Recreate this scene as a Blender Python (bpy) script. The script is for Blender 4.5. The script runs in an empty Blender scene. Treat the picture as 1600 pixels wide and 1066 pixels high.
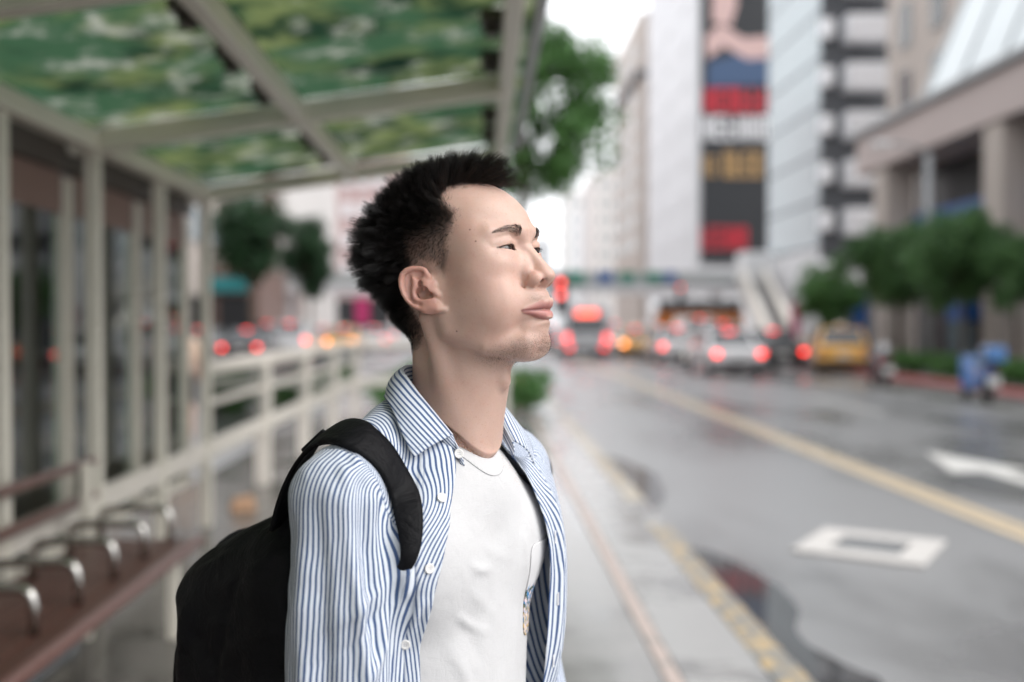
import bpy, bmesh, math, random
import numpy as np
from mathutils import Vector, Matrix

# ------------------------------------------------------------------ camera, sky, sun, exposure
scene = bpy.context.scene
R = math.radians
cam_d = bpy.data.cameras.new('camera')
cam_d.lens = 35.0
cam_d.sensor_width = 36.0
cam_d.clip_start = 0.05
cam_d.clip_end = 2000.0
cam_d.dof.use_dof = True
cam_d.dof.focus_distance = 1.165
cam_d.dof.aperture_fstop = 1.75
cam_d.dof.aperture_blades = 0
cam = bpy.data.objects.new('camera', cam_d)
scene.collection.objects.link(cam)
cam.location = (0.0, 0.0, 1.65)
cam.rotation_euler = (R(90 - 1.0), 0.0, R(-1.62))
scene.camera = cam

world = bpy.data.worlds.new('World')
scene.world = world
world.use_nodes = True
wn = world.node_tree.nodes
wl = world.node_tree.links
bg = wn['Background']
sky_n = wn.new('ShaderNodeTexSky')
sky_n.sky_type = 'NISHITA'
sky_n.sun_disc = False
sky_n.sun_elevation = R(48)
sky_n.sun_rotation = R(112)
sky_n.air_density = 1.0
sky_n.dust_density = 6.0
sky_n.ozone_density = 1.0
hsv = wn.new('ShaderNodeHueSaturation')
hsv.inputs['Saturation'].default_value = 0.10
mixc = wn.new('ShaderNodeMix')
mixc.data_type = 'RGBA'
mixc.inputs[0].default_value = 0.72
mixc.inputs[7].default_value = (8.6, 8.75, 9.0, 1.0)          # even white cloud cover
wl.new(sky_n.outputs[0], hsv.inputs['Color'])
wl.new(hsv.outputs[0], mixc.inputs[6])
wl.new(mixc.outputs[2], bg.inputs['Color'])
bg.inputs['Strength'].default_value = 0.115

sun_d = bpy.data.lights.new('sun', 'SUN')
sun_d.energy = 0.7
sun_d.angle = R(55)
sun_d.color = (1.0, 0.965, 0.92)
sun = bpy.data.objects.new('sun', sun_d)
scene.collection.objects.link(sun)
# light arrives from the street side, ahead of the man and a little behind the camera
_dir = Vector((math.sin(R(112)) * math.cos(R(48)), math.cos(R(112)) * math.cos(R(48)), math.sin(R(48))))
sun.rotation_euler = _dir.to_track_quat('Z', 'Y').to_euler()

vs = scene.view_settings
vs.view_transform = 'Standard'
vs.look = 'None'
vs.gamma = 1.0
vs.use_curve_mapping = False
vs.exposure = 1.22
scene.render.engine = 'CYCLES'
scene.cycles.use_denoising = True
scene.cycles.max_bounces = 10
scene.cycles.transparent_max_bounces = 16
scene.cycles.sample_clamp_indirect = 6.0
scene.cycles.caustics_reflective = False
scene.cycles.caustics_refractive = False

# ------------------------------------------------------------------ helpers
C = scene.collection
rng = np.random.default_rng(7)
random.seed(7)


def srgb(r, g, b):
    f = lambda c: (c / 255 / 12.92) if c / 255 <= 0.04045 else ((c / 255 + 0.055) / 1.055) ** 2.4
    return (f(r), f(g), f(b), 1.0)


def tag(o, label=None, cat=None, group=None, kind=None):
    if label: o['label'] = label
    if cat: o['category'] = cat
    if group: o['group'] = group
    if kind: o['kind'] = kind
    return o


def empty(name, loc=(0, 0, 0), rz=0.0):
    o = bpy.data.objects.new(name, None)
    o.empty_display_size = 0.1
    o.location = loc
    o.rotation_euler = (0, 0, rz)
    C.objects.link(o)
    return o


def link(name, me, mat=None, parent=None, smooth=False):
    o = bpy.data.objects.new(name, me)
    C.objects.link(o)
    if mat is not None:
        me.materials.append(mat)
    if parent is not None:
        o.parent = parent
    if smooth and len(me.polygons):
        me.polygons.foreach_set('use_smooth', np.ones(len(me.polygons), bool))
    return o


def mesh_np(name, V, F, mat=None, parent=None, smooth=True):
    """V (n,3), F list or array of quads/tris -> object"""
    me = bpy.data.meshes.new(name)
    if isinstance(F, np.ndarray):
        n, k = F.shape
        me.vertices.add(len(V))
        me.vertices.foreach_set('co', np.asarray(V, np.float32).ravel())
        me.loops.add(n * k)
        me.loops.foreach_set('vertex_index', F.astype(np.int32).ravel())
        me.polygons.add(n)
        me.polygons.foreach_set('loop_start', np.arange(0, n * k, k, dtype=np.int32))
        me.update(calc_edges=True)
        me.validate()
    else:
        me.from_pydata([tuple(v) for v in V], [], F)
        me.update()
    return link(name, me, mat, parent, smooth)


def copy_tree(o, parent=None):
    c = o.copy()
    C.objects.link(c)
    c.parent = parent
    for ch in list(o.children):
        copy_tree(ch, c)
    return c


def fattr(o, name, vals):
    a = o.data.attributes.new(name, 'FLOAT', 'POINT')
    a.data.foreach_set('value', np.asarray(vals, np.float32))


class MB:
    """collects simple shapes into one mesh"""
    def __init__(s):
        s.v = []
        s.f = []

    def add(s, vs_, fs_):
        b = len(s.v)
        s.v += [tuple(v) for v in vs_]
        s.f += [tuple(i + b for i in f) for f in fs_]
        return s

    def box(s, lo, hi):
        x0, y0, z0 = lo
        x1, y1, z1 = hi
        return s.add([(x0, y0, z0), (x1, y0, z0), (x1, y1, z0), (x0, y1, z0), (x0, y0, z1), (x1, y0, z1), (x1, y1, z1), (x0, y1, z1)],
                     [(0, 3, 2, 1), (4, 5, 6, 7), (0, 1, 5, 4), (1, 2, 6, 5), (2, 3, 7, 6), (3, 0, 4, 7)])

    def cbox(s, c, size):
        return s.box([c[i] - size[i] / 2 for i in range(3)], [c[i] + size[i] / 2 for i in range(3)])

    def beam(s, a, b, w, h, up=(0, 0, 1)):
        """box beam from a to b, w across and h along up"""
        a = Vector(a); b = Vector(b)
        d = (b - a).normalized()
        u = Vector(up)
        sd = d.cross(u).normalized()
        u = sd.cross(d).normalized()
        p = []
        for q in (a, b):
            for i, j in ((-1, -1), (1, -1), (1, 1), (-1, 1)):
                p.append(q + sd * (i * w / 2) + u * (j * h / 2))
        return s.add(p, [(0, 1, 2, 3), (7, 6, 5, 4), (0, 4, 5, 1), (1, 5, 6, 2), (2, 6, 7, 3), (3, 7, 4, 0)])

    def tube(s, pts, r, n=10, cap=True):
        pts = [Vector(p) for p in pts]
        rr = r if isinstance(r, (list, tuple)) else [r] * len(pts)
        rings = []
        ref = Vector((0.13, 0.21, 0.97)).normalized()
        for i, p in enumerate(pts):
            t = (pts[min(i + 1, len(pts) - 1)] - pts[max(i - 1, 0)]).normalized()
            a = t.cross(ref)
            if a.length < 1e-3:
                a = t.cross(Vector((1, 0, 0)))
            a.normalize()
            b_ = t.cross(a).normalized()
            rings.append([p + a * (rr[i] * math.cos(2 * math.pi * k / n)) + b_ * (rr[i] * math.sin(2 * math.pi * k / n)) for k in range(n)])
        v = [q for ring in rings for q in ring]
        f = []
        for i in range(len(pts) - 1):
            for k in range(n):
                f.append((i * n + k, i * n + (k + 1) % n, (i + 1) * n + (k + 1) % n, (i + 1) * n + k))
        if cap:
            f.append(tuple(range(n - 1, -1, -1)))
            f.append(tuple((len(pts) - 1) * n + k for k in range(n)))
        return s.add(v, f)

    def prism(s, poly, axis, d0, d1):
        """extrude 2D polygon along axis (0,1,2)"""
        n = len(poly)
        def p3(p, d):
            if axis == 0: return (d, p[0], p[1])
            if axis == 1: return (p[0], d, p[1])
            return (p[0], p[1], d)
        v = [p3(p, d0) for p in poly] + [p3(p, d1) for p in poly]
        f = [tuple(range(n - 1, -1, -1)), tuple(range(n, 2 * n))]
        f += [(i, (i + 1) % n, n + (i + 1) % n, n + i) for i in range(n)]
        return s.add(v, f)

    def lathe(s, prof, c=(0, 0, 0), n=20, axis=2):
        v = []
        for r_, h_ in prof:
            for k in range(n):
                a = 2 * math.pi * k / n
                q = (r_ * math.cos(a), r_ * math.sin(a), h_)
                if axis == 0: q = (h_, q[0], q[1])
                if axis == 1: q = (q[0], h_, q[1])
                v.append((c[0] + q[0], c[1] + q[1], c[2] + q[2]))
        f = []
        for i in range(len(prof) - 1):
            for k in range(n):
                f.append((i * n + k, i * n + (k + 1) % n, (i + 1) * n + (k + 1) % n, (i + 1) * n + k))
        f.append(tuple(range(n - 1, -1, -1)))
        f.append(tuple((len(prof) - 1) * n + k for k in range(n)))
        return s.add(v, f)

    def mesh(s, name):
        me = bpy.data.meshes.new(name)
        me.from_pydata(s.v, [], s.f)
        bm = bmesh.new()
        bm.from_mesh(me)
        bmesh.ops.recalc_face_normals(bm, faces=bm.faces)
        bm.to_mesh(me)
        bm.free()
        me.update()
        return me

    def build(s, name, mat=None, parent=None, smooth=False, bevel=0.0):
        o = link(name, s.mesh(name), mat, parent, smooth)
        if bevel:
            m = o.modifiers.new('bevel', 'BEVEL')
            m.width = bevel
            m.segments = 2
            m.limit_method = 'ANGLE'
        return o


# ------------------------------------------------------------------ materials
class NT:
    """tiny node-tree builder"""
    def __init__(s, name):
        s.m = bpy.data.materials.new(name)
        s.m.use_nodes = True
        s.t = s.m.node_tree
        s.p = s.t.nodes['Principled BSDF']

    def n(s, typ, **kw):
        nd = s.t.nodes.new('ShaderNode' + typ)
        for k, v in kw.items():
            setattr(nd, k, v)
        return nd

    def l(s, a, b):
        s.t.links.new(a, b)
        return s

    def attr(s, name):
        return s.n('Attribute', attribute_name=name).outputs['Fac']

    def math(s, op, a, b=None, c=None, clamp=False):
        nd = s.n('Math', operation=op)
        nd.use_clamp = clamp
        for i, v in enumerate((a, b, c)):
            if v is None: continue
            if isinstance(v, (int, float)): nd.inputs[i].default_value = v
            else: s.l(v, nd.inputs[i])
        return nd.outputs[0]

    def ramp(s, val, lo, hi):
        nd = s.n('MapRange', interpolation_type='SMOOTHSTEP')
        s.l(val, nd.inputs[0])
        nd.inputs[1].default_value = lo
        nd.inputs[2].default_value = hi
        return nd.outputs[0]

    def mix(s, fac, a, b, blend='MIX'):
        nd = s.n('Mix', data_type='RGBA', blend_type=blend)
        for i, v in ((0, fac), (6, a), (7, b)):
            if isinstance(v, (int, float)): nd.inputs[i].default_value = v
            elif isinstance(v, (tuple, list)): nd.inputs[i].default_value = v
            else: s.l(v, nd.inputs[i])
        return nd.outputs[2]

    def noise(s, scale, detail=4, rough=0.55, vec=None, dist=0.0, out=0):
        nd = s.n('TexNoise')
        nd.inputs['Scale'].default_value = scale
        nd.inputs['Detail'].default_value = detail
        nd.inputs['Roughness'].default_value = rough
        nd.inputs['Distortion'].default_value = dist
        s.l(vec if vec is not None else s.coord(), nd.inputs['Vector'])
        return nd.outputs[out]

    def coord(s, kind='Object'):
        return s.n('TexCoord').outputs[kind]

    def mapping(s, vec, scale=(1, 1, 1), loc=(0, 0, 0), rot=(0, 0, 0)):
        nd = s.n('Mapping')
        s.l(vec, nd.inputs[0])
        nd.inputs['Scale'].default_value = scale
        nd.inputs['Location'].default_value = loc
        nd.inputs['Rotation'].default_value = rot
        return nd.outputs[0]

    def bump(s, height, strength=0.3, dist=0.001, prev=None):
        nd = s.n('Bump')
        nd.inputs['Strength'].default_value = strength
        nd.inputs['Distance'].default_value = dist
        s.l(height, nd.inputs['Height'])
        if prev is not None: s.l(prev, nd.inputs['Normal'])
        return nd.outputs[0]

    def set(s, **kw):
        for k, v in kw.items():
            k = {'color': 'Base Color', 'rough': 'Roughness', 'metal': 'Metallic', 'spec': 'Specular IOR Level', 'normal': 'Normal', 'trans': 'Transmission Weight',
                 'alpha': 'Alpha', 'sss': 'Subsurface Weight', 'ssr': 'Subsurface Radius', 'sss_scale': 'Subsurface Scale', 'coat': 'Coat Weight', 'coat_rough': 'Coat Roughness',
                 'sheen': 'Sheen Weight', 'emit': 'Emission Color', 'emit_s': 'Emission Strength', 'ior': 'IOR', 'sheen_rough': 'Sheen Roughness'}[k]
            if isinstance(v, (int, float, tuple, list)): s.p.inputs[k].default_value = v
            else: s.l(v, s.p.inputs[k])
        return s


def plain(name, col, rough=0.5, metal=0.0, var=0.08, scale=6.0, bump=0.0, **kw):
    """painted or bare surface with slight uneven colour"""
    t = NT(name)
    nz = t.noise(scale, 5, 0.6)
    dark = tuple(c * (1 - var * 1.6) for c in col[:3]) + (1,)
    lite = tuple(min(1, c * (1 + var)) for c in col[:3]) + (1,)
    t.set(color=t.mix(nz, dark, lite), rough=t.math('ADD', rough - 0.06, t.math('MULTIPLY', t.noise(scale * 2.3, 3), 0.12)), metal=metal, **kw)
    if bump:
        t.set(normal=t.bump(t.noise(scale * 8, 4), bump, 0.01))
    return t.m


def emitter(name, col, strength):
    t = NT(name)
    t.set(color=(col[0] * 0.3, col[1] * 0.3, col[2] * 0.3, 1), emit=col, emit_s=strength, rough=0.3)
    return t.m


def px_ray(px, py):
    """direction of a photograph pixel (1600 x 1066)"""
    f = 1600 * 35 / 36
    v = Vector(((px - 800) / f, (533 - py) / f, -1.0))
    return cam.rotation_euler.to_matrix() @ v


def at(px, py, Y):
    """world point seen at a pixel at distance Y along the street"""
    d = px_ray(px, py)
    return Vector((0, 0, 1.65)) + d * (Y / d.y)

# ------------------------------------------------------------------ materials of the street
def wet(name, lo, hi, r0, r1, scale=0.8, spec=0.5, bump=0.15, bscale=60, stretch=(1, 1, 1)):
    """wet paving: damp patches are darker and shinier"""
    t = NT(name)
    co = t.mapping(t.coord(), stretch)
    n = t.noise(scale, 5, 0.6, co, 0.3)
    g = t.noise(90, 3, 0.6, co)
    damp = t.ramp(n, 0.42, 0.62)
    c = t.mix(g, lo, hi)
    c = t.mix(damp, c, t.mix(0.45, c, (0, 0, 0, 1)))
    t.set(color=c, rough=t.math('ADD', r0, t.math('MULTIPLY', t.math('SUBTRACT', 1.0, damp), r1 - r0)), spec=spec,
          normal=t.bump(t.noise(bscale, 3, 0.6, co), bump, 0.004))
    return t.m


M_ROAD = wet('wet_asphalt', (0.175, 0.176, 0.180, 1), (0.245, 0.246, 0.250, 1), 0.22, 0.38, 0.35, 0.7, 0.05, 45, (1, 0.45, 1))
M_PAVE = wet('wet_concrete_paving', (0.23, 0.225, 0.22, 1), (0.31, 0.305, 0.30, 1), 0.10, 0.24, 0.7, 0.6, 0.03, 30)
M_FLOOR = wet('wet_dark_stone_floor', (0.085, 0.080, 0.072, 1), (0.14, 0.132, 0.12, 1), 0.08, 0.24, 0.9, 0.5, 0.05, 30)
M_PAVE_R = wet('far_paving', (0.22, 0.20, 0.19, 1), (0.30, 0.28, 0.27, 1), 0.2, 0.45, 0.7)
M_KERB = wet('wet_kerb_stone', (0.26, 0.26, 0.26, 1), (0.38, 0.375, 0.37, 1), 0.10, 0.30, 1.6)
M_KERB_RED = plain('red_kerb_paint', srgb(176, 92, 88), 0.5, scale=3)


def paint(name, col, wear=0.5):
    t = NT(name)
    w = t.ramp(t.noise(7, 6, 0.7), wear - 0.12, wear + 0.02)
    t.set(color=t.mix(w, (0.20, 0.195, 0.18, 1), t.mix(t.noise(20, 3), tuple(c * 0.8 for c in col[:3]) + (1,), col)), rough=0.35, spec=0.5)
    return t.m


M_YEL = paint('worn_yellow_paint', (0.52, 0.37, 0.18, 1), 0.58)
M_YEL3 = paint('faded_kerb_paint', (0.46, 0.40, 0.31, 1), 0.52)
M_YEL2 = paint('pale_yellow_paint', (0.62, 0.50, 0.34, 1), 0.30)
M_WHT = paint('white_road_paint', (0.72, 0.71, 0.68, 1), 0.30)
M_PINK = paint('terracotta_strip', (0.47, 0.38, 0.34, 1), 0.45)
M_CREAM = plain('cream_enamel', (0.68, 0.645, 0.56, 1), 0.35, scale=4, spec=0.5)
M_CREAM2 = plain('cream_enamel_worn', (0.64, 0.60, 0.54, 1), 0.4, scale=3)
M_DARKFR = plain('dark_bronze_frame', (0.055, 0.045, 0.038, 1), 0.45)
M_HEAD = plain('brown_header_panel', (0.20, 0.125, 0.105, 1), 0.5)
M_WOOD = NT('stained_slats')
_g = M_WOOD.noise(1.0, 4, 0.6, M_WOOD.mapping(M_WOOD.coord(), (60, 3, 60)))
M_WOOD.set(color=M_WOOD.mix(_g, (0.060, 0.024, 0.016, 1), (0.115, 0.048, 0.034, 1)), rough=0.40, spec=0.5, normal=M_WOOD.bump(_g, 0.2, 0.002))
M_WOOD = M_WOOD.m
M_RAILW = plain('reddish_rail', (0.17, 0.070, 0.055, 1), 0.35, scale=8)
M_STEEL = plain('brushed_steel', (0.60, 0.58, 0.55, 1), 0.24, 1.0, 0.06, 20)
M_DKMET = plain('dark_metal', (0.045, 0.046, 0.05, 1), 0.45, 0.4)
M_GREYMET = plain('grey_metal', (0.32, 0.33, 0.34, 1), 0.45, 0.3)


def glass(name, tint, rough=0.02, alpha=0.25):
    """thin pane: mostly see-through, with a clear reflection"""
    t = NT(name)
    tr = t.n('BsdfTransparent'); tr.inputs[0].default_value = tint
    gl = t.n('BsdfGlossy'); gl.inputs['Roughness'].default_value = rough; gl.inputs[0].default_value = (0.9, 0.95, 0.93, 1)
    fr = t.n('Fresnel'); fr.inputs[0].default_value = 1.5
    mx = t.n('MixShader')
    f2 = t.math('ADD', alpha * 0.2, fr.outputs[0], clamp=True)
    t.l(f2, mx.inputs[0]); t.l(tr.outputs[0], mx.inputs[1]); t.l(gl.outputs[0], mx.inputs[2])
    t.l(mx.outputs[0], t.t.nodes['Material Output'].inputs[0])
    return t.m


M_GLASS = glass('shelter_glass', (0.80, 0.85, 0.82, 1), 0.02, 0.5)
M_GLASS_R = glass('railing_glass', (0.42, 0.46, 0.44, 1), 0.05, 0.4)
M_WIN = plain('window_glass_dark', (0.035, 0.045, 0.05, 1), 0.12, 0.0, 0.2, 0.6, spec=0.8)
M_WINB = plain('window_glass_blue', (0.16, 0.22, 0.25, 1), 0.15, 0.0, 0.25, 0.3, spec=0.8)

# ------------------------------------------------------------------ ground
def sheet(name, x0, x1, y0, y1, z, mat, kind='structure'):
    me = bpy.data.meshes.new(name)
    me.from_pydata([(x0, y0, z), (x1, y0, z), (x1, y1, z), (x0, y1, z)], [], [(0, 1, 2, 3)])
    o = link(name, me, mat)
    return tag(o, kind=kind)


sheet('road', -120, 220, -40, 900, 0.0, M_ROAD)


def slab(name, x0, x1, y0, y1, z0, z1, mat, parent=None):
    o = MB().box((x0, y0, z0), (x1, y1, z1)).build(name, mat, parent, False, 0.01)
    if parent is None: tag(o, kind='structure')
    return o


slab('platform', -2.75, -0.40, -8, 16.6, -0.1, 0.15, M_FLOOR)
slab('platform_edge', -0.397, 0.76, -8, 16.6, -0.1, 0.15, M_PAVE)
slab('platform_strip', 0.763, 0.84, -8, 16.6, -0.1, 0.151, M_PINK)
slab('island', -2.75, 0.84, 16.62, 60, -0.1, 0.13, M_KERB)
kerb = MB().box((0.843, -8, -0.1), (1.215, 26, 0.147)).build('kerb', M_KERB)
tag(kerb, kind='structure')
ks = None
for i in range(34):                                     # edge stones of the boarding kerb, painted yellow
    y0 = -7.6 + i * 1.0
    o = MB().box((0, 0, -0.1), (0.165, 0.985, 0.15)).build('kerb_stone', M_YEL if i % 7 else M_KERB, kerb, False, 0.015) if i < 1 else None
    if o is None:
        o = bpy.data.objects.new('kerb_stone', ks.data); C.objects.link(o); o.parent = kerb
        b_ = o.modifiers.new('bevel', 'BEVEL'); b_.width = 0.015; b_.segments = 2
    else:
        ks = o
    o.material_slots[0].link = 'OBJECT'
    o.material_slots[0].material = M_YEL if 10 <= i <= 14 or i in (17, 18, 21) else (M_YEL3 if i % 3 else M_KERB)
    o.location = (1.22, y0, random.uniform(-0.004, 0.002))
    o.rotation_euler = (0, 0, R(random.uniform(-0.3, 0.3)))
slab('far_pavement', 12.3, 60, -20, 130, -0.1, 0.15, M_PAVE_R)
fk = MB().box((12.0, -20, -0.1), (12.297, 130, 0.14)).build('far_kerb', M_KERB_RED, None, False, 0.01)
tag(fk, kind='structure')
slab('left_pavement', -60, -13.2, -20, 150, -0.1, 0.15, M_PAVE_R)
lk = MB().box((-13.197, -20, -0.1), (-12.9, 150, 0.14)).build('left_kerb', M_KERB_RED, None, False, 0.01)
tag(lk, kind='structure')
# painted markings
tag(MB().box((4.10, -10, 0.001), (4.22, 120, 0.005)).build('lane_line', M_YEL2), kind='structure')
tag(MB().box((4.28, -10, 0.001), (4.40, 120, 0.005)).build('lane_line', M_YEL2), kind='structure')
for yy0 in np.arange(18, 110, 10):
    tag(MB().box((7.25, yy0, 0.001), (7.37, yy0 + 4, 0.005)).build('lane_dash', M_WHT), kind='structure')
    tag(MB().box((-7.4, yy0, 0.001), (-7.28, yy0 + 4, 0.005)).build('lane_dash', M_WHT), kind='structure')
tag(MB().box((9.85, -10, 0.001), (9.97, 120, 0.005)).build('lane_line', M_WHT), kind='structure')
ar = MB()
ar.prism([(5.55, 8.6), (5.80, 8.6), (5.80, 10.9), (6.15, 10.9), (5.675, 12.6), (5.20, 10.9), (5.55, 10.9)], 2, 0.001, 0.005)
ar.prism([(5.80, 9.2), (6.35, 9.7), (6.35, 9.35), (6.75, 10.1), (6.35, 10.75), (6.35, 10.3), (5.80, 9.8)], 2, 0.001, 0.0052)
o = ar.build('lane_arrow', M_WHT); tag(o, kind='structure')
# standing water in the gutter
def puddle(pts, z=0.006):
    t = catl(pts)
    rp = random.Random(len(pts))
    cx_, cy_ = sum(p[0] for p in t) / len(t), sum(p[1] for p in t) / len(t)
    t = [(max(1.40, cx_ + (p[0] - cx_) * (1 + 0.16 * math.sin(i * 0.55) * math.sin(i * 0.23) + rp.uniform(-0.06, 0.06))), cy_ + (p[1] - cy_) * (1 + rp.uniform(-0.03, 0.03))) for i, p in enumerate(t)]
    me = bpy.data.meshes.new('puddle')
    me.from_pydata([(p[0], p[1], z) for p in t], [], [tuple(range(len(t)))])
    return tag(link('puddle', me, M_WATER), kind='structure')


def catl(P_, n=10):
    out = []
    k = len(P_)
    for i in range(k):
        p0, p1, p2, p3 = (np.array(P_[(i + d) % k], float) for d in (-1, 0, 1, 2))
        for f in np.linspace(0, 1, n, endpoint=False):
            out.append(tuple(0.5 * ((2 * p1) + (-p0 + p2) * f + (2 * p0 - 5 * p1 + 4 * p2 - p3) * f * f + (-p0 + 3 * p1 - 3 * p2 + p3) * f ** 3)))
    return out


_w = NT('rain_water')
_w.set(color=(0.05, 0.05, 0.052, 1), rough=0.04, spec=0.5, ior=1.33, normal=_w.bump(_w.noise(6, 2), 0.03, 0.01))
M_WATER = _w.m
puddle([(1.42, 3.7), (1.62, 3.8), (1.80, 4.5), (1.66, 5.1), (1.84, 5.9), (1.78, 6.6), (1.58, 7.2), (1.42, 6.9)])
puddle([(1.44, 9.0), (1.70, 9.3), (1.85, 10.8), (1.62, 12.2), (1.44, 12.0)])
# utility cover in the road
uc = empty('utility_cover', (2.84, 7.22, 0.0), R(-34))
uc.scale = (0.9, 0.9, 1.0)
tag(uc, 'square drain cover in a pale concrete frame set in the wet road', 'drain cover')
M_CONC = plain('pale_concrete', (0.50, 0.48, 0.46, 1), 0.5, scale=9, bump=0.2)
for (a0, a1, b0, b1) in ((-0.5, 0.5, -0.5, -0.27), (-0.5, 0.5, 0.27, 0.5), (-0.5, -0.27, -0.268, 0.268), (0.27, 0.5, -0.268, 0.268)):
    MB().box((a0, b0, 0.002), (a1, b1, 0.028)).build('frame_side', M_CONC, uc, False, 0.006)
gr = MB().box((-0.267, -0.267, 0.001), (0.267, 0.267, 0.012)).build('grate', M_DKMET, uc)
for k in range(7):
    MB().box((-0.25, -0.235 + k * 0.07, 0.0125), (0.25, -0.20 + k * 0.07, 0.022)).build('grate_bar', M_GREYMET, gr)

# ------------------------------------------------------------------ bus shelter
sh = empty('bus_shelter', (-1.0, 4.0, 0.15))
tag(sh, 'cream framed bus shelter with a roof of printed green foliage panels', 'bus shelter')
SO = Vector(sh.location)


def part(mb, name, mat, parent, org, bevel=0.0, smooth=False):
    mb.v = [tuple(Vector(v) - org) for v in mb.v]
    return mb.build(name, mat, parent, smooth, bevel)


XB, XM, XF = -2.05, -0.97, 0.12
ZB, ZM, ZF = 2.60, 2.76, 2.91
YS = [-3.1, -1.0, 1.1, 3.2, 5.3, 7.4]
roofz = lambda xx: ZB + (xx - XB) * (ZF - ZB) / (XF - XB)
for yb in YS:
    part(MB().beam((XB - 0.12, yb, roofz(XB - 0.12)), (XF + 0.04, yb, roofz(XF + 0.04)), 0.09, 0.11), 'cross_beam', M_CREAM, sh, SO, 0.008)
for xx, w in ((XB, 0.10), (XM, 0.07), (XF, 0.08)):
    part(MB().beam((xx, -3.2, roofz(xx) + 0.003), (xx, 7.46, roofz(xx) + 0.003), w, 0.10), 'roof_beam', M_CREAM, sh, SO, 0.008)
part(MB().beam((XF + 0.12, -3.2, roofz(XF + 0.12) + 0.05), (XF + 0.12, 7.46, roofz(XF + 0.12) + 0.05), 0.05, 0.07), 'gutter', M_GREYMET, sh, SO, 0.006)
_r = NT('printed_roof_panel')
_co = _r.coord()
_a = _r.noise(1.0, 7, 0.68, _r.mapping(_co, (3.4, 2.8, 1), loc=(3, 1, 0)), 0.1)
_b = _r.noise(1.0, 7, 0.68, _r.mapping(_co, (4.2, 3.4, 1), loc=(9, 4, 2)), 0.1)
_c = _r.noise(1.0, 3, 0.6, _r.mapping(_co, (1.4, 1.4, 1), loc=(1, 7, 5)), 0.2)
_col = _r.mix(_r.ramp(_a, 0.40, 0.62), (0.010, 0.028, 0.016, 1), (0.120, 0.150, 0.060, 1))
_col = _r.mix(_r.ramp(_c, 0.46, 0.62), _col, (0.034, 0.078, 0.042, 1))
_col = _r.mix(_r.ramp(_b, 0.50, 0.70), _col, (0.30, 0.31, 0.27, 1))
_col = _r.mix(_r.ramp(_r.noise(1.0, 3, 0.5, _r.mapping(_co, (2.2, 3.0, 1), loc=(5, 2, 9))), 0.62, 0.70), _col, (0.006, 0.016, 0.010, 1))
_tl = _r.n('BsdfTranslucent'); _df = _r.n('BsdfDiffuse'); _mx = _r.n('MixShader')
_r.l(_col, _tl.inputs[0]); _r.l(_col, _df.inputs[0]); _mx.inputs[0].default_value = 0.25
_r.l(_tl.outputs[0], _mx.inputs[1]); _r.l(_df.outputs[0], _mx.inputs[2])
_r.l(_mx.outputs[0], _r.t.nodes['Material Output'].inputs[0])
M_PRINT = _r.m
for i in range(len(YS) - 1):
    for xa, xb in ((XB - 0.1, XM), (XM, XF + 0.12)):
        za, zb = roofz(xa) + 0.075, roofz(xb) + 0.075
        y0, y1 = YS[i] + 0.01, YS[i + 1] - 0.01
        m = MB()
        m.add([(xa + .005, y0, za), (xb - .005, y0, zb), (xb - .005, y1, zb), (xa + .005, y1, za)], [(0, 1, 2, 3)])
        part(m, 'roof_panel', M_PRINT, sh, SO)
# fixing clips that hang under the panels beside the beams
for xx in (XM, XF):
    for yb in np.arange(-2.6, 7.2, 0.62):
        m = MB()
        z0 = roofz(xx) + 0.02
        m.cbox((xx - 0.085, yb, z0), (0.10, 0.16, 0.05)); m.tube([(xx - 0.085, yb, z0 - 0.01), (xx - 0.085, yb, z0 - 0.07)], 0.035, 10)
        part(m, 'roof_clip', M_DARKFR, sh, SO)
XG = -2.22
PY = [-3.1, -2.0, -1.0, 0.05, 1.1, 2.15, 3.2, 4.27, 5.3, 6.36, 7.4]
for k, yb in enumerate(PY):
    part(MB().box((XB - 0.035, yb - 0.035, 0.15), (XB + 0.035, yb + 0.035, ZB - 0.05)), 'post', M_CREAM, sh, SO, 0.006)
    part(MB().box((XG - 0.03, yb - 0.02, 0.45), (XG + 0.03, yb + 0.10, 2.42)), 'mullion', M_CREAM, sh, SO, 0.006)
for k in range(len(PY) - 1):
    y0, y1 = PY[k] + 0.105, PY[k + 1] - 0.025
    part(MB().box((XG - 0.004, y0, 0.52), (XG + 0.004, y1, 2.22)), 'glass_pane', M_GLASS, sh, SO)
    part(MB().box((XG - 0.02, y0, 2.223), (XG + 0.02, y1, 2.44)), 'header_panel', M_HEAD, sh, SO, 0.004)
    part(MB().box((XG - 0.02, y0, 0.45), (XG + 0.02, y1, 0.517)), 'bottom_rail', M_CREAM, sh, SO, 0.004)
part(MB().box((XG - 0.05, -3.15, 2.445), (XG + 0.05, 7.5, 2.64)), 'top_rail', M_DARKFR, sh, SO)
part(MB().beam((XB, 0.0, 0.71), (XB, 7.36, 0.71), 0.05, 0.13), 'side_rail', M_CREAM2, sh, SO, 0.006)

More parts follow.
